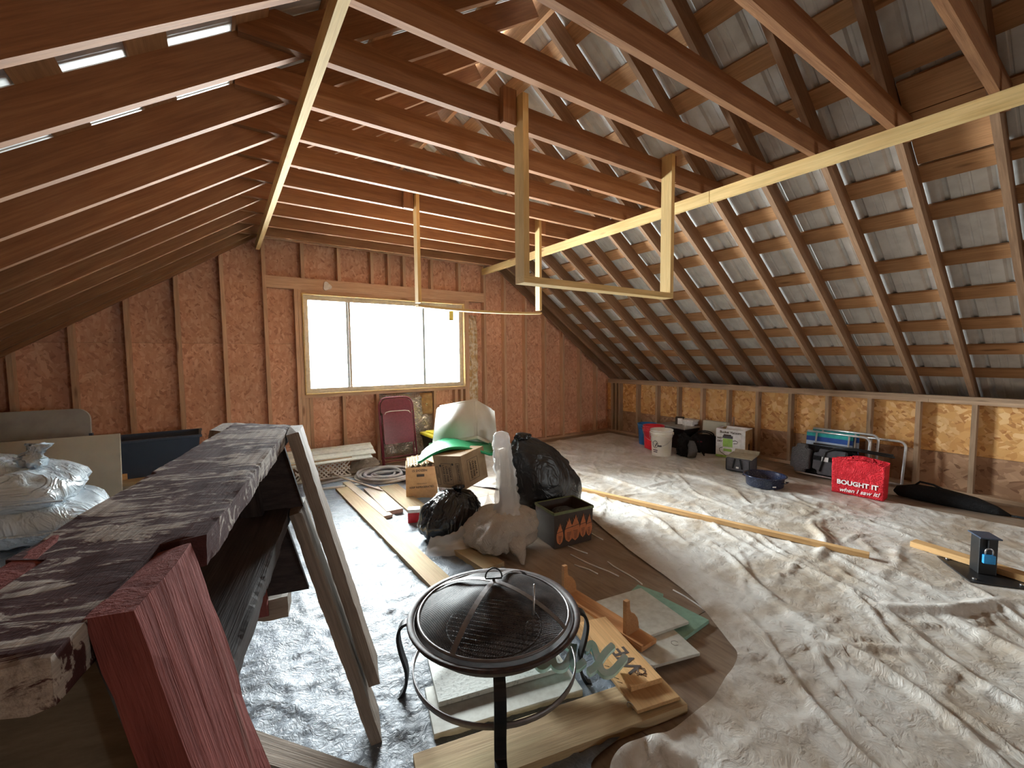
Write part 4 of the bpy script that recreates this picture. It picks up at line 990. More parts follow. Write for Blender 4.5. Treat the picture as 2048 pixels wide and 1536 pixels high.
# carrot print shopping bag
cr = empty('shopping_bag', 'dark reusable shopping bag printed with orange carrots', 'bag', T(2.165, 2.492, 0.006) @ RZ(-0.12))
boxopen('bag_shell', 0.355, 0.27, 0.27, 0.006, 'bag_brown', cr, T(0, 0, 0), 0.02)
for sx, sy, l, w in ((0, -0.136, 0.36, 0.012), (0, 0.136, 0.36, 0.012), (-0.178, 0, 0.012, 0.26), (0.178, 0, 0.012, 0.26)):
    inst('trim', box_me(l, w, 0.018), 'olive_trim', cr, T(sx, sy, 0.265))
inst('contents', blob('contents', [(0.02, 0.15, 0.11, 0, 0), (0.15, 0.16, 0.115, 0, 0), (0.225, 0.12, 0.09, 0, 0), (0.245, 0.04, 0.03, 0, 0)], 24, 0.04, 4, 2), 'black_bag_matte', cr)
def carrot(x, w, h, z0):
    pts = [(0, 0)] + [(w * (0.5 * math.sin(math.pi * (0.12 + 0.78 * t)) + 0.05), h * t) for t in [i / 8 for i in range(1, 9)]]
    poly = pts + [(w * 0.30, h * 1.16), (w * 0.16, h * 1.02), (w * 0.02, h * 1.26), (-w * 0.14, h * 1.02), (-w * 0.28, h * 1.15)] + [(-a, b_) for a, b_ in reversed(pts[1:])]
    vs, fs = prism(poly, (1, 0, 0), (0, 0, 1), (0, -1, 0), 0.0012)
    o = inst('carrot_print', fixn(mesh_from('carrot_print', vs, fs)), 'carrot', cr, T(x, -0.1275 - 0.01 * z0 / 0.27, z0) @ RX(0.037))
    for k in range(6): inst('print_line', box_me(w * (0.25 + 0.06 * k), 0.0008, 0.0035), 'bag_brown', o, T(0, -0.0016, h * (0.14 + 0.07 * k)))
    inst('print_band', box_me(w * 1.02, 0.0008, 0.004), 'bag_brown', o, T(0, -0.0016, h * 0.74) @ RY(-0.15))
for x, w, h, z0 in ((-0.125, 0.055, 0.13, 0.025), (-0.045, 0.07, 0.15, 0.03), (0.015, 0.075, 0.16, 0.03), (0.085, 0.055, 0.15, 0.04), (0.142, 0.05, 0.14, 0.04)): carrot(x, w, h, z0)
# tilted carton
MB = T(1.64, 3.16, 0.385) @ RZ(math.radians(-67.6)) @ RY(-0.10) @ RX(0.10)
tb = empty('carton', 'tilted brown egg carton with boxed print, wedged under the green lid', 'box', MB)
inst('carton_body', box_me(0.30, 0.30, 0.27, 0.004), 'cardboard_dull', tb, T(0, 0, 0.135))
inst('tape', box_me(0.302, 0.06, 0.002), 'kraft', tb, T(0, 0, 0.2705))
def printbox(parent, M, w, h, lines, size, mat='dark_print'):
    q = []
    for (a, b_, c_, d_) in ((0, h / 2, w, 0.003), (0, -h / 2, w, 0.003), (w / 2, 0, 0.003, h), (-w / 2, 0, 0.003, h)): q.append((box_me(c_, d_, 0.0006), T(a, b_, 0)))
    inst('print_frame', join_meshes('print_frame', q), mat, parent, M)
    for i, l in enumerate(lines): text('lettering', l, size, mat, parent, M @ T(0, (len(lines) / 2 - 0.5 - i) * size * 1.25, 0.0003), 0.0003, 0, 'CENTER', 0.0006)
FY = Matrix(((1, 0, 0, 0), (0, 0, -1, 0), (0, 1, 0, 0), (0, 0, 0, 1)))    # text plane facing -Y
FX = RZ(math.pi / 2) @ FY                                                  # facing +X
printbox(tb, T(-0.02, -0.151, 0.12) @ FY @ RZ(-math.pi / 2), 0.17, 0.105, ('GRADE A', 'CAGE FREE', 'LARGE EGGS'), 0.026)
printbox(tb, T(0.105, -0.151, 0.13) @ FY @ RZ(-math.pi / 2), 0.16, 0.035, ('EXTRA LARGE',), 0.021)
printbox(tb, T(-0.12, -0.151, 0.10) @ FY @ RZ(-math.pi / 2), 0.15, 0.03, ('LOT',), 0.018)
printbox(tb, T(0.151, -0.02, 0.13) @ FX @ RZ(-math.pi / 2), 0.17, 0.13, ('GRADE A', 'CAGE FREE', 'LARGE EGGS'), 0.026)
for x, z in ((-0.085, 0.185), (0.05, 0.20)): inst('hand_hole', lathe_me('hand_hole', [(0.0001, 0), (0.010, 0), (0.010, 0.001), (0.0001, 0.001)], 14), 'dark_print', tb, T(x, -0.150, z) @ RX(math.pi / 2))
# bent green lid on the carton
vs, fs = [], []; n, mq = 20, 8
for side in (0, 1):
    for i in range(n + 1):
        s = -1 + 2 * i / n; ch = max(0, abs(s) - 0.9) / 0.1
        for j in range(mq + 1):
            t = -1 + 2 * j / mq; w_ = 0.21 - 0.05 * ch
            vs.append((0.315 * s, w_ * t, 0.085 * math.cos(s * 1.45) - 0.055 * (s < 0) * s * s - 0.012 * side + (0.012 if abs(t) == 1 or abs(s) == 1 else 0) * (1 - side)))
K = (n + 1) * (mq + 1)
for side in (0, 1):
    for i in range(n):
        for j in range(mq): a = side * K + i * (mq + 1) + j; fs.append([a, a + 1, a + mq + 2, a + mq + 1])
bd = [i * (mq + 1) for i in range(n + 1)] + [n * (mq + 1) + j for j in range(1, mq + 1)] + [i * (mq + 1) + mq for i in range(n - 1, -1, -1)] + [j for j in range(mq - 1, 0, -1)]
for q in range(len(bd)): a, b_ = bd[q], bd[(q + 1) % len(bd)]; fs.append([a, b_, K + b_, K + a])
gl = empty('plastic_cover', 'bent green plastic storage lid lying over the tilted carton', 'cover', T(1.68, 3.36, 0.60) @ RZ(-0.50) @ RX(0.04))
inst('lid_panel', fixn(mesh_from('lid_panel', vs, fs, True)), 'green_plastic', gl)
inst('lid_rib', tube_me('lid_rib', [(-0.28 + 0.03 * math.cos(a), 0.13 * math.sin(a), -0.0 + 0.0 * a) for a in [2 * math.pi * i / 20 for i in range(20)]], 0.005, 6, True), 'green_plastic', gl, T(0, 0, -0.035))
# upturned milky storage bin
camd = math.radians(242); nleft = camd - math.radians(31)
mb = empty('storage_bin', 'large milky white storage bin standing tilted on the green lid', 'bin', T(1.90, 3.60, 0.605) @ Matrix.Rotation(-0.44, 4, Vector((0.85, -0.527, 0.0))) @ RZ(nleft + math.pi / 2))
tilt = Matrix.Identity(4)
def binmesh():
    bm = bmesh.new(); bmesh.ops.create_cube(bm, size=1.0); bmesh.ops.scale(bm, vec=(0.50, 0.44, 0.40), verts=bm.verts)
    for v in bm.verts:
        if v.co.z > 0: v.co.x *= 0.9; v.co.y *= 0.9
    bmesh.ops.bevel(bm, geom=[e for e in bm.edges], offset=0.03, segments=4, affect='EDGES')
    return bm_mesh('bin_shell', bm, True)
inst('bin_shell', binmesh(), 'milk_plastic', mb, T(0, 0, 0.165) @ tilt)
inst('rim', join_meshes('rim', [(box_me(0.51, 0.02, 0.025), T(0, -0.22, 0)), (box_me(0.51, 0.02, 0.025), T(0, 0.22, 0)), (box_me(0.02, 0.45, 0.025), T(-0.25, 0, 0)), (box_me(0.02, 0.45, 0.025), T(0.25, 0, 0))]), 'milk_plastic', mb, T(0, 0, 0.165) @ tilt @ T(0, 0, -0.19))
# egg case with pulp trays
eg = empty('egg_case', 'upright brown egg case topped with grey pulp egg trays', 'box', T(1.685, 4.19, 0.006) @ RZ(-0.36))
boxopen('case_body', 0.31, 0.31, 0.32, 0.006, 'cardboard', eg, T(0, 0, 0))
for k in range(3):
    vs, fs = [], []; n = 30
    for j in range(n + 1):
        for i in range(n + 1):
            x, y = -0.145 + 0.29 * i / n, -0.145 + 0.29 * j / n
            vs.append((x, y, 0.012 * math.cos(i * 2 * math.pi / 6) * math.cos(j * 2 * math.pi / 6)))
    for j in range(n):
        for i in range(n): a = j * (n + 1) + i; fs.append([a, a + 1, a + n + 2, a + n + 1])
    inst('egg_tray', mesh_from('egg_tray', vs, fs, True), 'pulp', eg, T(0.0, 0, 0.30 + 0.03 * k) @ RY(-0.06 * k) @ RX(0.05 * k))
inst('flap', box_me(0.15, 0.30, 0.004), 'cardboard', eg, T(0.10, -0.02, 0.37) @ RY(0.5) @ RZ(0.2))
text('lettering', '15 DOZEN', 0.032, 'dark_print', eg, T(-0.02, -0.1555, 0.285) @ FY, 0.0003, 0, 'CENTER', 0.0008)
text('lettering', 'KEEP REFRIGERATED', 0.026, 'dark_print', eg, T(0.0, -0.1555, 0.115) @ FY, 0.0003, 0, 'CENTER', 0.0008)
text('lettering', 'PERISHABLE', 0.018, 'dark_print', eg, T(0.0, -0.1555, 0.150) @ FY, 0.0003)
inst('hand_hole', box_me(0.075, 0.002, 0.026, 0.0009), 'dark_print', eg, T(-0.01, -0.1555, 0.235))
o = tag(inst('paper_bag', blob('paper_bag', [(0.012, 0.09, 0.08, 0, 0), (0.08, 0.12, 0.10, 0, 0), (0.22, 0.11, 0.09, 0, 0), (0.30, 0.07, 0.06, 0.02, 0), (0.35, 0.03, 0.05, 0.03, 0)], 28, 0.06, 4, 3), 'white_bag', None, T(1.83, 3.82, 0)), 'crumpled white bag squeezed between egg case and tilted carton', 'bag')
o = tag(inst('cloth_scrap', blob('cloth_scrap', [(0, 0.03, 0.03, 0, 0), (0.03, 0.045, 0.04, 0, 0), (0.07, 0.02, 0.02, 0, 0)], 16, 0.08, 6, 3), 'red_fabric', None, T(1.82, 3.84, 0.345)), 'pink-red cloth scrap on top of the crumpled white bag', 'cloth')
rc = empty('carton', 'small red carton with white top beside the shiny black bag', 'box', T(1.335, 3.50, 0.006) @ RZ(-0.45))
inst('carton_body', box_me(0.10, 0.08, 0.09, 0.002), 'red_plastic', rc, T(0, 0, 0.045)); inst('carton_top', box_me(0.10, 0.08, 0.03, 0.002), 'white_print', rc, T(0, 0, 0.106))

# ------------------------------------------------------------------ along the back wall
def chair():
    M = T(1.885, 5.36, 0.0) @ RZ(-0.04) @ RX(-0.19)
    r = empty('folding_chair', 'folded maroon metal chair leaning against the wall under the window', 'chair', M)
    W = 0.225
    arc = [(-W, 0, 0.02), (-W, 0, 0.75)] + [(-W + 0.10 - 0.10 * math.cos(a), 0, 0.80 + 0.12 * math.sin(a)) for a in [math.pi / 2 * i / 6 for i in range(1, 7)]]
    arc += [(-x, y, z) for x, y, z in reversed(arc)]
    inst('frame_tube', tube_me('frame_tube', arc, 0.011, 8), 'maroon_paint', r)
    def curved(name, x0, z0, x1, z1, rr, depth, mat, y, bow):
        pl = []
        for cx_, cz_, a0 in ((x1 - rr, z1 - rr, 0), (x0 + rr, z1 - rr, 90), (x0 + rr * 0.5, z0 + rr * 0.5, 180), (x1 - rr * 0.5, z0 + rr * 0.5, 270)):
            q = rr if a0 < 180 else rr * 0.5
            for i in range(6): a = math.radians(a0 + 90 * i / 5); pl.append((cx_ + q * math.cos(a), cz_ + q * math.sin(a)))
        vs, fs = prism(pl, (1, 0, 0), (0, 0, 1), (0, -1, 0), depth)
        inst(name, fixn(mesh_from(name, vs, fs)), mat, r, T(0, y, 0))
    curved('backrest', -0.205, 0.70, 0.205, 0.905, 0.10, 0.012, 'maroon_paint', -0.004, 0)
    curved('seat', -0.195, 0.32, 0.195, 0.735, 0.05, 0.022, 'maroon_paint', -0.022, 0)
    inst('worn_edge', tube_me('worn_edge', [(-0.17, -0.04, 0.70), (-0.15, -0.043, 0.728), (-0.10, -0.045, 0.738), (0.10, -0.045, 0.738), (0.15, -0.043, 0.728), (0.17, -0.04, 0.70)], 0.005, 6), 'plaster', r)
    for s in (-1, 1): inst('rear_leg', tube_me('rear_leg', [(s * 0.20, 0.03, 0.02), (s * 0.20, 0.03, 0.70)], 0.009, 8), 'maroon_paint', r)
    for z, y in ((0.15, 0.0), (0.10, 0.03)): inst('crossbar', tube_me('crossbar', [(-0.21, y, z), (0.21, y, z)], 0.007, 6), 'maroon_paint', r)
    for s in (-1, 1): inst('foot_cap', box_me(0.03, 0.03, 0.03, 0.004), 'black_plastic', r, T(s * W, 0, 0.028))
chair()
yt = empty('tote', 'black storage tote with a bright yellow lid beside the maroon chair', 'tote', T(2.48, 5.22, 0.006))
def tub(parent, L, W, H, mat, name='tub', rim=True):
    boxopen(name, L, W, H, 0.006, mat, parent, T(0, 0, 0), 0.07)
    if rim:
        inst('rim', join_meshes('rim', [(box_me(L + 0.03, 0.02, 0.025, 0.004), T(0, -W / 2, 0)), (box_me(L + 0.03, 0.02, 0.025, 0.004), T(0, W / 2, 0)), (box_me(0.02, W, 0.025, 0.004), T(-L / 2, 0, 0)), (box_me(0.02, W, 0.025, 0.004), T(L / 2, 0, 0))]), mat, parent, T(0, 0, H - 0.012))
tub(yt, 0.56, 0.40, 0.39, 'black_plastic')
inst('lid', box_me(0.60, 0.44, 0.035, 0.012), 'yellow_plastic', yt, T(0, 0, 0.405)); inst('lid_ridge', box_me(0.48, 0.32, 0.02, 0.008), 'yellow_plastic', yt, T(0, 0, 0.43))
bl = empty('ball', 'small glossy red ball resting on the yellow lid', 'ball', T(2.40, 5.15, 0.446))
bm = bmesh.new(); bmesh.ops.create_uvsphere(bm, u_segments=24, v_segments=14, radius=0.068); inst('ball_body', bm_mesh('ball_body', bm, True), 'red_plastic', bl, T(0, 0, 0.067))
inst('cap', lathe_me('cap', [(0.0001, 0), (0.014, 0), (0.012, 0.012), (0.0001, 0.013)], 12), 'red_plastic', bl, T(0, 0, 0.131))
# coil of grey pipe
pts = []; random.seed(3)
for i in range(8 * 40):
    a = 2 * math.pi * i / 40; k = i / 40
    r = 0.40 - 0.033 * k + 0.012 * math.sin(3 * a + k); z = 0.024 + 0.012 * (k % 3) + 0.012 * (1 + math.sin(a * 1.3 + k * 2))
    pts.append((r * math.cos(a) * 0.88 + 0.02 * math.sin(k * 2.1), r * math.sin(a) + 0.03 * math.sin(k * 1.7), z))
tag(inst('pipe_coil', tube_me('pipe_coil', pts, 0.0165, 8), 'pipe_grey', None, T(1.56, 4.98, 0.0)), 'coil of glossy grey plastic pipe on the floor below the chair', 'pipe')
# siding on scraps
lt = empty('lattice_panel', 'piece of white plastic lattice under the white siding', 'lattice', T(0.95, 5.36, 0.006))
for k in range(12):
    for sg in (-1, 1):
        x = -0.27 + 0.05 * k; vs, fs = prism(clip(clip([(x - 0.1 * sg - 0.011, 0.0), (x - 0.1 * sg + 0.011, 0.0), (x + 0.1 * sg + 0.011, 0.2), (x + 0.1 * sg - 0.011, 0.2)], 1, 0, 0.30), -1, 0, 0.30), (1, 0, 0), (0, 0, 1), (0, 1, 0), 0.004)
        inst('slat', fixn(mesh_from('slat', vs, fs)), 'lattice_white', lt, T(0, 0.004 * sg, 0))
inst('edge_strip', box_me(0.62, 0.016, 0.02), 'lattice_white', lt, T(0, 0, 0.20)); inst('edge_strip', box_me(0.62, 0.016, 0.02), 'lattice_white', lt, T(0, 0, 0.01))
def siding(label, x0, x1, y, z, rz, rx):
    r = empty('siding_panel', label, 'siding', T((x0 + x1) / 2, y, z) @ RZ(rz) @ RX(rx), 'white siding lengths')
    L = x1 - x0; prof = [(-0.115, 0.0), (-0.11, 0.012), (-0.01, 0.004), (0.0, 0.018), (0.10, 0.008), (0.115, 0.012), (0.115, 0.009), (0.10, 0.004), (0.002, 0.013), (-0.012, 0.0), (-0.108, 0.008)]
    vs, fs = prism(prof, (0, 1, 0), (0, 0, 1), (1, 0, 0), L); inst('panel_strip', fixn(mesh_from('panel_strip', vs, fs)), 'siding_white', r, T(-L / 2, 0, 0))
    inst('nail_strip', box_me(L, 0.03, 0.002), 'siding_white', r, T(0, 0.128, 0.012))
siding('upper of two white siding lengths stacked near the window corner', 0.15, 1.56, 5.46, 0.278, -0.02, 0.35)
siding('lower of two white siding lengths stacked near the window corner', 0.20, 1.50, 5.38, 0.238, 0.0, 0.30)
tag(inst('wood_offcut', box_me(1.1, 0.07, 0.03, 0.002), 'plank_tan', None, T(0.72, 5.36, 0.222 ) @ RZ(0.01)), 'tan wood offcut between the siding and the lattice', 'board')
tag(inst('rubble_sack', blob('rubble_sack', [(0.012, 0.22, 0.12, 0, 0), (0.08, 0.24, 0.13, 0, 0), (0.15, 0.17, 0.10, 0.02, 0), (0.19, 0.06, 0.05, 0.05, 0)], 30, 0.10, 3.5, 9.0), 'taupe_sack', None, T(1.45, 5.48, 0)), 'crumpled grey sack of scraps against the wall below the siding', 'sack')
for lab, p0, p1, r in (('grey plastic tube lying nearest the lattice', (0.86, 5.12, 0.02), (1.36, 5.24, 0.02), 0.016), ('white plastic tube lying before the pipe coil', (0.85, 4.92, 0.02), (1.26, 4.86, 0.02), 0.014)):
    tag(inst('tube', tube_me('tube', [p0, p1], r, 10), 'pipe_grey' if 'grey' in lab else 'lattice_white', None), lab, 'tube')

# ------------------------------------------------------------------ left side pile
ft = empty('folding_table', 'grey plastic folding table standing on edge by the far wall', 'table', T(-1.62, 4.98, 0.0) @ RZ(-0.08) @ RX(-0.06))
pl = []
for cx_, cz_, a0 in ((0.70 - 0.09, 1.03 - 0.09, 0), (-0.70 + 0.09, 1.03 - 0.09, 90), (-0.70 + 0.09, 0.09 + 0.012, 180), (0.70 - 0.09, 0.09 + 0.012, 270)):
    for i in range(7): a = math.radians(a0 + 90 * i / 6); pl.append((cx_ + 0.09 * math.cos(a), cz_ + 0.09 * math.sin(a)))
vs, fs = prism(pl, (1, 0, 0), (0, 0, 1), (0, -1, 0), 0.03)
inst('table_top', fixn(mesh_from('table_top', vs, fs)), 'grey_plastic', ft)
inst('corner_guard', box_me(0.02, 0.036, 0.12), 'navy_plastic', ft, T(0.698, -0.015, 0.76)); inst('edge_rail', box_me(1.2, 0.02, 0.03), 'navy_plastic', ft, T(0, 0.01, 0.5))
wb = flat('panel_board', 'large cream board leaning behind the silver bags', 'board', (-1.42, 4.27, 0.445), 1.56, 0.88, 0.022, -0.05, 'cream_board', (math.pi / 2 - 0.10, 0))
pb = empty('crate', 'pale plywood crate underneath the dark blue tote', 'crate', T(-0.42, 5.02, 0.006))
inst('crate_body', box_me(1.0, 0.62, 0.38, 0.003), 'plank_pale', pb, T(0, 0, 0.19)); inst('crate_lid', box_me(1.04, 0.66, 0.022, 0.003), 'plank_tan', pb, T(0, 0, 0.391))
bt = empty('tote', 'open dark blue storage tote on the pale crate', 'tote', T(-0.475, 5.04, 0.409) @ RZ(0.03))
tub(bt, 0.58, 0.42, 0.335, 'navy_plastic')
tag(inst('rag', blob('rag', [(0, 0.14, 0.1, 0, 0), (0.05, 0.13, 0.1, 0, 0), (0.10, 0.04, 0.03, 0, 0)], 20, 0.08, 5, 2), 'white_bag', None, T(-0.42, 5.05, 0.416)), 'white crumpled rag inside the blue tote', 'cloth')
tag(inst('wood_scrap', box_me(0.22, 0.12, 0.05, 0.002), 'furring_wood', None, T(-0.82, 4.86, 0.435) @ RZ(0.4)), 'orange-brown wood scrap beside the blue tote', 'board')
def pillow(name, L, W, H, seed, mat):
    vs, fs = [], []; nu, nv = 48, 28
    for side in (1, -1):
        for j in range(nv + 1):
            for i in range(nu + 1):
                u_, v_ = -1 + 2 * i / nu, -1 + 2 * j / nv
                k = max(0.0, (1 - abs(u_) ** 4)) ** 0.5 * max(0.0, (1 - abs(v_) ** 4)) ** 0.5
                p = Vector((u_ * L / 2 * (1 - 0.10 * v_ * v_), v_ * W / 2 * (1 - 0.12 * u_ * u_), 0)); nz = mnoise.turbulence(Vector((p.x * 5 + seed, p.y * 5, side)), 4, True)
                vs.append((p.x + 0.02 * mnoise.noise(Vector((u_ * 3, v_ * 3, seed))), p.y, side * k * H / 2 * (0.72 + 0.42 * nz) + 0.02 * math.sin(u_ * 3 + seed)))
    K = (nu + 1) * (nv + 1)
    for s in (0, 1):
        for j in range(nv):
            for i in range(nu): a = s * K + j * (nu + 1) + i; f = [a, a + 1, a + nu + 2, a + nu + 1]; fs.append(f if s == 0 else f[::-1])
    me = mesh_from(name, vs, fs, True); bm = bmesh.new(); bm.from_mesh(me); bmesh.ops.remove_doubles(bm, verts=bm.verts, dist=1e-4); bm.to_mesh(me); bm.free(); return me
def sack(label, loc, rz, L, W, H, seed, tilt=(0, 0), knot=False):
    r = empty('silver_sack', label, 'sack', T(*loc) @ RZ(rz) @ RX(tilt[0]) @ RY(tilt[1]), 'stack of silver sacks')
    inst('sack_body', pillow('sack_body', L, W, H, seed, 'silver_bag'), 'silver_bag', r)
    q = []
    for k in range(-4, 5):
        for sg in (-1, 1):
            q.append((box_me(0.13, 0.0022, 0.0012), T(k * 0.014, 0, 0) @ RZ(sg * 0.9)))
    inst('diamond_print', join_meshes('diamond_print', q), 'white_print', r, T(0.10, -0.27 * W, H * 0.44) @ RX(0.38))
    inst('seam', tube_me('seam', [(-L / 2 + L * i / 10, -W / 2 + 0.012 * math.sin(i * 1.3), 0.006 * math.sin(i * 2.1)) for i in range(11)], 0.006, 6), 'silver_bag', r)
    if knot: inst('knot', blob('knot', [(0, 0.06, 0.05, 0, 0), (0.03, 0.09, 0.07, 0, 0), (0.08, 0.05, 0.04, 0.01, 0), (0.12, 0.07, 0.03, 0.03, 0)], 24, 0.12, 4, 4, 0.2), 'silver_bag', r, T(L * 0.30, -0.02, H * 0.36))
sack('bottom silver woven sack in the stack by the sawhorse', (-1.12, 3.32, 0.145), 0.05, 1.08, 0.72, 0.27, 1.0)
sack('middle silver woven sack with a diamond print in the stack', (-1.13, 3.27, 0.375), 0.10, 1.12, 0.74, 0.28, 4.0)
sack('second silver woven sack from the top of the stack', (-1.11, 3.29, 0.60), 0.06, 1.10, 0.72, 0.27, 7.0)
sack('top silver woven sack, knotted, in the stack by the sawhorse', (-1.18, 3.33, 0.815), -0.05, 1.06, 0.68, 0.27, 9.0, (0.05, 0.12), True)

# ------------------------------------------------------------------ along the right knee wall
def bucket(label, loc, mat, R, H, rz, logo=None):
    r = empty('bucket', label, 'bucket', T(*loc) @ RZ(rz), 'plastic buckets')
    prof = [(0.0001, 0.0), (R * 0.86, 0.0), (R * 0.87, 0.01)]
    for k in range(3): z = H * (0.74 + 0.07 * k); prof += [(R * (0.87 + 0.13 * (z - 0.01) / H), z), (R * (0.91 + 0.13 * z / H), z + 0.004), (R * (0.91 + 0.13 * z / H), z + 0.010), (R * (0.87 + 0.13 * (z + 0.015) / H), z + 0.014)]
    prof += [(R * 0.99, H - 0.02), (R * 1.05, H - 0.018), (R * 1.05, H), (R * 0.96, H), (R * 0.83, 0.008), (0.0001, 0.008)]
    inst('shell', lathe_me('shell', prof, 40), mat, r)
    pts = [(R * 1.05 * math.cos(a), -R * 1.05 * math.sin(a) - 0.012 - 0.03 * math.sin(a), H * 0.86 - H * 0.42 * math.sin(a)) for a in [math.pi * i / 20 for i in range(21)]]
    inst('bail', tube_me('bail', pts, 0.003, 6), 'steel' if logo else 'white_plastic', r)
    inst('grip', tube_me('grip', pts[9:12], 0.011, 8), 'white_plastic' if mat != 'white_plastic' else 'canvas_grey', r)
    for s in (-1, 1): inst('lug', box_me(0.02, 0.03, 0.035, 0.004), mat, r, T(s * R * 1.03, 0, H * 0.86))
    return r
bw = bucket('white plastic bucket with mud-stained side, frontmost of three', (5.12, 3.80, 0.012), 'white_plastic', 0.148, 0.37, -1.05, True)
for k, s_ in enumerate(('D', 'O', 'G')):
    pass
inst('logo_ring', tube_me('logo_ring', [(0.04 * math.cos(a), 0, 0.05 * math.sin(a)) for a in [2 * math.pi * i / 20 for i in range(20)]], 0.003, 5, True), 'canvas_grey', bw, RZ(-0.5) @ T(0, -0.140, 0.17))
inst('logo_bar', box_me(0.07, 0.003, 0.012), 'canvas_grey', bw, RZ(-0.5) @ T(0, -0.139, 0.09)); inst('logo_bar', box_me(0.06, 0.003, 0.012), 'canvas_grey', bw, RZ(-0.5) @ T(0, -0.138, 0.065)); inst('logo_bar', box_me(0.012, 0.003, 0.06), 'canvas_grey', bw, RZ(-0.5) @ T(0.012, -0.142, 0.165) @ RY(0.5))
br = bucket('red plastic bucket behind the white one', (5.36, 4.12, 0.012), 'red_plastic', 0.150, 0.36, -0.9)
for k in range(3): inst('print_mark', box_me(0.022, 0.002, 0.02), 'white_print', br, RZ(-0.1) @ T(0.02, -0.137, 0.09 + 0.04 * k))
bucket('blue plastic bucket, farthest of three', (5.60, 4.42, 0.012), 'blue_plastic', 0.150, 0.33, 0)
t = empty('tote', 'low black tub with flat grey lid behind the buckets', 'tote', T(5.80, 4.02, 0.012) @ RZ(1.5)); tub(t, 0.50, 0.32, 0.31, 'black_plastic'); inst('lid', box_me(0.54, 0.36, 0.03, 0.01), 'grey_plastic', t, T(0, 0, 0.325))
c = empty('carton', 'little dark carton with a white label on the black tub', 'box', T(5.86, 4.02, 0.353) @ RZ(0.5)); inst('carton_body', box_me(0.13, 0.12, 0.11, 0.002), 'bag_brown', c, T(0, 0, 0.055)); inst('label', box_me(0.002, 0.07, 0.09), 'white_print', c, T(-0.066, -0.01, 0.055))
# backpack
bp = empty('backpack', 'slouching black and grey backpack beside the white bucket', 'backpack', T(5.33, 3.56, 0.012) @ RZ(0.55))
inst('pack_body', blob('pack_body', [(0, 0.15, 0.12, 0, 0), (0.03, 0.185, 0.15, 0, 0), (0.15, 0.18, 0.14, 0, 0), (0.26, 0.14, 0.11, -0.01, 0.02), (0.32, 0.08, 0.06, -0.02, 0.03), (0.335, 0.03, 0.02, -0.02, 0.03)], 44, 0.12, 5, 5), 'black_fabric', bp)
inst('front_pocket', blob('front_pocket', [(0, 0.07, 0.05, 0, 0), (0.02, 0.095, 0.06, 0, 0), (0.15, 0.085, 0.055, 0, 0), (0.22, 0.05, 0.03, 0, 0.01)], 24, 0.05, 5, 9), 'grey_fabric', bp, T(-0.12, -0.09, 0.02) @ RZ(-0.6))
for k, x in enumerate((-0.02, 0.08)): inst('strap', tube_me('strap', [(x, -0.10, 0.30), (x + 0.03, -0.17, 0.22), (x + 0.05, -0.19, 0.10), (x + 0.09, -0.24, 0.012)], 0.010, 6), 'black_fabric', bp)
inst('buckle', box_me(0.03, 0.012, 0.02), 'steel', bp, T(0.06, -0.20, 0.05))
# duffel
df = empty('tool_bag', 'black carrying bag with looped handles beside the vacuum carton', 'bag', T(5.78, 3.56, 0.012) @ RZ(-1.15))
inst('bag_body', blob('bag_body', [(0, 0.20, 0.11, 0, 0), (0.03, 0.22, 0.13, 0, 0), (0.16, 0.215, 0.125, 0, 0), (0.23, 0.19, 0.09, 0, 0), (0.25, 0.12, 0.05, 0, 0)], 36, 0.035, 3, 15, sq=3.0), 'black_fabric', df)
for y in (-0.06, 0.06): inst('handle', tube_me('handle', [(-0.12, y, 0.20)] + [(-0.12 * math.cos(a), y, 0.24 + 0.06 * math.sin(a)) for a in [math.pi * i / 10 for i in range(11)]] + [(0.12, y, 0.20)], 0.008, 6), 'black_fabric', df)
inst('tag', box_me(0.06, 0.003, 0.018), 'maroon_paint', df, T(-0.04, -0.135, 0.17))
# boxes in the stud bays
c = empty('carton', 'narrow white carton standing in the stud bay behind the backpack', 'box', T(5.90, 3.88, 0.012)); inst('carton_body', box_me(0.15, 0.20, 0.40, 0.003), 'cardboard_white', c, T(0, 0, 0.20)); inst('lid', box_me(0.17, 0.22, 0.03, 0.003), 'white_print', c, T(0, 0, 0.415)); inst('dark_panel', box_me(0.002, 0.13, 0.14), 'black_plastic', c, T(-0.076, 0.0, 0.12)); inst('side_sheet', box_me(0.10, 0.002, 0.34), 'dark_print', c, T(0.02, -0.101, 0.19))
c = empty('appliance_panel', 'beige casing with an oval port leaning on the studs', 'casing', T(5.95, 3.50, 0.012) @ RY(0.06)); inst('casing', box_me(0.10, 0.36, 0.44, 0.012), 'cream_board', c, T(0, 0, 0.22)); inst('port_ring', tube_me('port_ring', [(0, 0.05 * math.cos(a), 0.03 * math.sin(a)) for a in [2 * math.pi * i / 20 for i in range(20)]], 0.005, 6, True), 'strap_steel', c, T(-0.052, -0.10, 0.33)); inst('port', lathe_me('port', [(0.0001, 0), (0.018, 0), (0.018, 0.004), (0.0001, 0.004)], 16), 'white_print', c, T(-0.050, -0.10, 0.33) @ RY(-math.pi / 2)); inst('screw', box_me(0.004, 0.015, 0.015), 'steel', c, T(-0.051, -0.10, 0.25))
for z in (0.08, 0.16, 0.24): inst('rib', box_me(0.004, 0.30, 0.008), 'flap_beige', c, T(-0.051, 0, z))
tag(inst('stake', box_me(0.02, 0.02, 0.52), 'lumber_grey', None, T(6.03, 3.27, 0.275)), 'thin grey wooden stake upright beside the beige casing', 'stake')
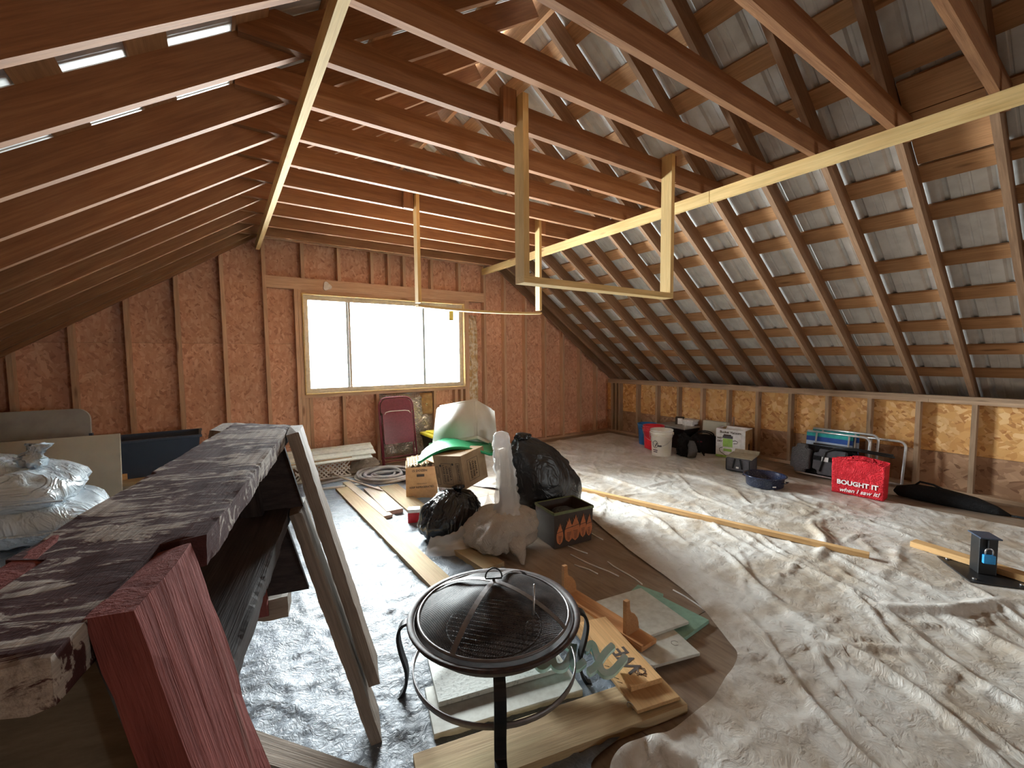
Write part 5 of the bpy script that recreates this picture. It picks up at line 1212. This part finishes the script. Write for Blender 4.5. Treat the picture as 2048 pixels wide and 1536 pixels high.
# vacuum carton
vc = empty('carton', 'open white carton printed with a green canister vacuum', 'box', T(5.83, 3.15, 0.014) @ RZ(-math.pi / 2 + 0.18) @ Matrix.Scale(1.08, 4))
boxopen('carton_body', 0.345, 0.27, 0.365, 0.005, 'cardboard_white', vc, T(0, 0, 0))
inst('brown_side', box_me(0.003, 0.262, 0.36), 'kraft', vc, T(0.1735, 0, 0.18))
inst('flap', box_me(0.32, 0.13, 0.003), 'cardboard_white', vc, T(0, 0.105, 0.30) @ RX(1.25)); inst('flap', box_me(0.003, 0.24, 0.12), 'kraft', vc, T(-0.15, 0, 0.305) @ RY(0.35))
text('lettering', 'Bucket Vacuum', 0.040, 'dark_print', vc, T(0, -0.1362, 0.325) @ FY, 0.0004, 0, 'CENTER', 0.0012)
text('lettering', 'WET', 0.032, 'dark_print', vc, T(-0.125, -0.1362, 0.245) @ FY, 0.0004, 0, 'CENTER', 0.0012); text('lettering', 'DRY', 0.032, 'dark_print', vc, T(-0.125, -0.1362, 0.205) @ FY, 0.0004, 0, 'CENTER', 0.0012)
for nm, w, h, x, z, mt in (('vacuum_print', 0.115, 0.11, -0.03, 0.19, 'vac_green'), ('vacuum_print', 0.12, 0.035, -0.03, 0.265, 'canvas_grey'), ('vacuum_print', 0.09, 0.02, -0.035, 0.288, 'dark_print'), ('vacuum_print', 0.115, 0.03, -0.03, 0.13, 'white_print'), ('vacuum_print', 0.10, 0.035, -0.03, 0.10, 'vac_green'), ('vacuum_print', 0.345, 0.03, 0, 0.016, 'vac_green')): inst(nm, box_me(w, 0.0012, h), mt, vc, T(x, -0.1356, z))
inst('hose_print', tube_me('hose_print', [(0.03 + 0.0, 0, 0.02), (0.06, 0, 0.03), (0.09, 0, 0.015), (0.08, 0, -0.005), (0.04, 0, -0.01)], 0.004, 5), 'canvas_grey', vc, T(0.0, -0.1365, 0.20)); inst('hose_print', tube_me('hose_print', [(-0.09, 0, 0.13), (-0.13, 0, 0.11), (-0.12, 0, 0.07), (-0.05, 0, 0.03), (0.02, 0, 0.05)], 0.004, 5), 'canvas_grey', vc, T(0, -0.1365, 0.0))
text('lettering', '5 GALLON', 0.020, 'dark_print', vc, T(0.11, -0.1362, 0.12) @ FY, 0.0004)
inst('stain', box_me(0.0015, 0.05, 0.09), 'bag_brown', vc, T(0.1755, 0.0, 0.14))
# lunch cooler
cl = empty('lunch_cooler', 'small grey soft cooler bag with a beige flap lying open', 'cooler', T(5.22, 2.72, 0.014) @ RZ(-math.pi / 2 + 0.17))
inst('cooler_body', box_me(0.27, 0.28, 0.16, 0.018), 'canvas_grey', cl, T(0, 0, 0.082)); inst('piping', join_meshes('piping', [(tube_me('t', [(-0.13, -0.14, 0.02), (-0.13, -0.14, 0.15)], 0.005, 6), Matrix.Identity(4)), (tube_me('t', [(0.13, -0.14, 0.02), (0.13, -0.14, 0.15)], 0.005, 6), Matrix.Identity(4)), (tube_me('t', [(-0.13, -0.14, 0.012), (0.13, -0.14, 0.012)], 0.005, 6), Matrix.Identity(4))]), 'black_fabric', cl)
inst('flap', box_me(0.29, 0.26, 0.012, 0.004), 'flap_beige', cl, T(0.0, 0.02, 0.172) @ RX(0.08)); inst('flap_edge', box_me(0.28, 0.05, 0.010, 0.003), 'flap_beige', cl, T(0.01, 0.15, 0.20) @ RX(0.9))
for x in (-0.05, 0.05): inst('strap', box_me(0.018, 0.006, 0.12), 'black_fabric', cl, T(x * 0.8, -0.145, 0.10) @ RY(-x * 4))
inst('tag', box_me(0.03, 0.004, 0.02), 'white_print', cl, T(0, -0.147, 0.055))
# enamel roaster
rp = empty('roasting_pan', 'round speckled dark blue enamel roasting pan', 'pan', T(4.80, 2.25, 0.014) @ RZ(-0.6))
prof = [(0.0001, 0.0), (0.165, 0.0), (0.178, 0.012), (0.186, 0.105), (0.207, 0.112), (0.209, 0.118), (0.200, 0.121), (0.192, 0.118), (0.184, 0.110), (0.172, 0.014), (0.0001, 0.008)]
inst('pan_body', lathe_me('pan_body', prof, 48), 'pot_blue', rp)
for a in (-0.95, 2.19): inst('handle', tube_me('handle', [(0.186, -0.045, 0.07), (0.215, -0.04, 0.075), (0.22, 0, 0.076), (0.215, 0.04, 0.075), (0.186, 0.045, 0.07)], 0.005, 6), 'pot_blue', rp, RZ(a))
inst('label', box_me(0.002, 0.035, 0.012), 'white_print', rp, RZ(-1.6) @ T(0.182, 0, 0.035))
# folding lawn chairs leaning on the studs
def lawn(label, x, y0, y1, z1, lean, cloth, group='folded aluminium lawn chairs'):
    r = empty('lawn_chair', label, 'chair', T(x, 0, 0.014) @ RY(lean), group)
    c_ = 0.06
    pts = [(0, y1, z1), (0, y0 + c_, z1)] + [(0, y0 + c_ - c_ * math.sin(a), z1 - c_ + c_ * math.cos(a)) for a in [math.pi / 2 * i / 6 for i in range(1, 7)]] + [(0, y0 + 0.015, 0.02), (0, y0 + 0.05, 0.012), (0, y1, 0.012)]
    inst('frame_tube', tube_me('frame_tube', pts, 0.0125, 8), 'aluminium', r)
    inst('brace_tube', tube_me('brace_tube', [(-0.012, y1 - 0.10, z1 - 0.01), (-0.012, y1 - 0.08, 0.02)], 0.010, 8), 'aluminium', r)
    inst('brace_tube', tube_me('brace_tube', [(-0.012, y1 - 0.42, z1 - 0.01), (-0.012, y1 - 0.40, 0.02)], 0.010, 8), 'aluminium', r)
    if cloth:
        n = 0
        for z0_, z1_, mt in ((z1 - 0.055, z1 - 0.008, 'teal_cloth'), (z1 - 0.11, z1 - 0.055, 'blue_cloth'), (z1 - 0.20, z1 - 0.11, 'sky_cloth'), (0.05, z1 - 0.20, 'blue_cloth')):
            inst('fabric_stripe', box_me(0.006, 0.46, z1_ - z0_), mt, r, T(0.006, y1 - 0.22, (z0_ + z1_) / 2))
    return r
lawn('aluminium lawn chair closest to the studs, its bend farthest out', 5.93, 1.385, 2.10, 0.47, 0.06, False)
lawn('middle aluminium lawn chair with teal and blue striped cloth', 5.86, 1.60, 2.22, 0.515, 0.08, True)
lawn('front aluminium lawn chair with striped cloth, half behind the black seat', 5.80, 1.655, 2.26, 0.485, 0.09, True)
# black stadium seat
ss = empty('stadium_seat', 'black padded folding seat with a white tag leaning on the lawn chairs', 'seat', T(5.66, 2.02, 0.02) @ RY(0.20))
def padded(name, w, h, t, mat, M):
    bm = bmesh.new(); bmesh.ops.create_cube(bm, size=1); bmesh.ops.scale(bm, vec=(t, w, h), verts=bm.verts)
    bmesh.ops.bevel(bm, geom=[e for e in bm.edges if abs(e.verts[0].co.x - e.verts[1].co.x) > t * 0.5], offset=0.05, segments=5, affect='EDGES')
    bmesh.ops.bevel(bm, geom=bm.edges[:], offset=0.008, segments=2, affect='EDGES', clamp_overlap=True)
    inst(name, bm_mesh(name, bm), mat, ss, M)
padded('back_panel', 0.66, 0.34, 0.05, 'black_fabric', T(0.03, 0.0, 0.175)); padded('seat_panel', 0.20, 0.335, 0.07, 'grey_fabric', T(-0.02, 0.235, 0.172)); padded('seat_panel', 0.36, 0.29, 0.06, 'canvas_grey', T(-0.025, -0.08, 0.165))
inst('strap', box_me(0.006, 0.36, 0.05), 'black_fabric', ss, T(-0.058, -0.08, 0.20)); inst('tag', box_me(0.004, 0.065, 0.05), 'white_print', ss, T(-0.062, -0.02, 0.195))
inst('frame_tube', tube_me('frame_tube', [(-0.03, 0.12, 0.36), (-0.03, -0.30, 0.36), (-0.03, -0.60, 0.35)], 0.011, 8), 'black_iron', ss); inst('frame_tube', tube_me('frame_tube', [(-0.06, 0.02, 0.05), (-0.06, -0.02, 0.28), (-0.06, -0.10, 0.33), (-0.06, -0.30, 0.345), (-0.06, -0.62, 0.33)], 0.010, 8), 'black_iron', ss); inst('ground_bar', tube_me('ground_bar', [(-0.06, 0.26, 0.0), (-0.06, -0.10, 0.0)], 0.009, 6), 'aluminium', ss)
# red tote bag
rt = empty('tote_bag', 'bright red shopping tote with white lettering, crumpled', 'bag', T(5.235, 1.555, 0.014) @ RZ(-math.pi / 2 + 0.07))
vs, fs = [], []; n, mz = 72, 18; Lb, Wb, Hb = 0.41, 0.16, 0.35
def loop(u_):
    p = u_ * 2 * (Lb + Wb)
    if p < Lb: return (-Lb / 2 + p, -Wb / 2)
    if p < Lb + Wb: return (Lb / 2, -Wb / 2 + p - Lb)
    if p < 2 * Lb + Wb: return (Lb / 2 - (p - Lb - Wb), Wb / 2)
    return (-Lb / 2, Wb / 2 - (p - 2 * Lb - Wb))
for j in range(mz + 1):
    t_ = j / mz
    for i in range(n):
        x, y = loop(i / n); k = mnoise.noise(Vector((x * 16, y * 16, t_ * 7))) * 0.011 + mnoise.noise(Vector((x * 40, y * 40, t_ * 14 + 3))) * 0.005
        fl = 1 + 0.04 * t_; front = y < -Wb / 2 + 0.001 and t_ < 0.42
        vs.append((x * fl, y * fl + (k if not front else k * 0.1), Hb * t_ + (0.02 * math.sin(i / n * 12) if j == mz else 0)))
for j in range(mz):
    for i in range(n): fs.append([j * n + i, j * n + (i + 1) % n, (j + 1) * n + (i + 1) % n, (j + 1) * n + i])
fs.append(list(range(n - 1, -1, -1)))
inst('bag_shell', mesh_from('bag_shell', vs, fs, True), 'red_fabric', rt)
inst('contents', blob('contents', [(0.02, 0.17, 0.06, 0, 0), (0.22, 0.17, 0.06, 0, 0), (0.30, 0.13, 0.05, 0, 0), (0.335, 0.05, 0.03, 0, 0)], 24, 0.05, 5, 2), 'black_fabric', rt)
text('lettering', 'BOUGHT IT', 0.062, 'white_print', rt, T(0.0, -Wb / 2 - 0.006, 0.115) @ FY, 0.001, 0, 'CENTER', 0.0022)
text('lettering', 'when I saw it!', 0.056, 'white_print', rt, T(0.015, -Wb / 2 - 0.006, 0.045) @ FY @ RZ(0.04), 0.001, 0.35, 'CENTER', 0.0010)
for y in (-0.07, 0.07): inst('handle', tube_me('handle', [(-0.09, y, 0.33), (-0.08, y * 1.2, 0.36), (0.0, y * 1.4, 0.37), (0.08, y * 1.2, 0.36), (0.09, y, 0.33)], 0.007, 6), 'red_fabric', rt)
# black tripod bag on the floor
tb2 = empty('tripod_bag', 'limp black carry bag lying on the floor beyond the red tote', 'bag', T(5.55, 1.00, 0.05) @ RZ(-math.pi / 2 + 0.14))
inst('bag_body', tube_me('bag_body', [(-0.36, 0.02, 0.0), (-0.33, 0.02, 0.01), (-0.2, 0.01, 0.03), (0, 0, 0.025), (0.2, -0.02, 0.01), (0.32, -0.03, -0.01), (0.40, -0.04, -0.03)], 0.08, 16, False, True, [0.01, 0.05, 0.075, 0.08, 0.065, 0.04, 0.012]), 'black_fabric', tb2)
inst('handle', tube_me('handle', [(-0.2, 0, 0.10), (-0.17, -0.02, 0.14), (-0.08, -0.02, 0.13), (-0.02, 0, 0.10)], 0.010, 8), 'black_fabric', tb2); inst('strap', tube_me('strap', [(0.38, -0.04, -0.03), (0.55, -0.03, -0.035), (0.75, -0.06, -0.035)], 0.010, 6), 'black_fabric', tb2)
# floor pipe stand with padlock
ps = empty('pipe_stand', 'short black square steel post bolted to a floor plate', 'post', T(4.01, 0.53, 0.004) @ RZ(0.62))
inst('base_plate', box_me(0.36, 0.30, 0.010, 0.001), 'black_iron', ps, T(0.0, 0, 0.005)); inst('tube', box_me(0.09, 0.09, 0.235, 0.006), 'black_iron', ps, T(0, 0, 0.127)); inst('cap_plate', box_me(0.13, 0.105, 0.008, 0.001), 'navy_plastic', ps, T(0.0, 0, 0.250)); inst('lug', box_me(0.015, 0.04, 0.06), 'black_iron', ps, T(-0.055, -0.01, 0.215))
for sx in (-1, 1):
    for sy in (-1, 1): inst('bolt', lathe_me('bolt', [(0.0001, 0), (0.011, 0), (0.011, 0.008), (0.0001, 0.008)], 6), 'steel', ps, T(sx * 0.14, sy * 0.11, 0.010))
pk = empty('padlock', 'bright blue padlock hanging on the black steel post', 'padlock', T(3.938, 0.497, 0.128) @ RZ(0.62))
inst('lock_body', box_me(0.022, 0.058, 0.055, 0.005), 'blue_lock', pk, T(0, 0, 0.0)); inst('shackle', tube_me('shackle', [(0, -0.018, 0.024), (0, -0.018, 0.05)] + [(0, -0.018 * math.cos(a), 0.05 + 0.018 * math.sin(a)) for a in [math.pi * i / 8 for i in range(1, 8)]] + [(0, 0.018, 0.05), (0, 0.018, 0.024)], 0.0045, 8), 'steel', pk)
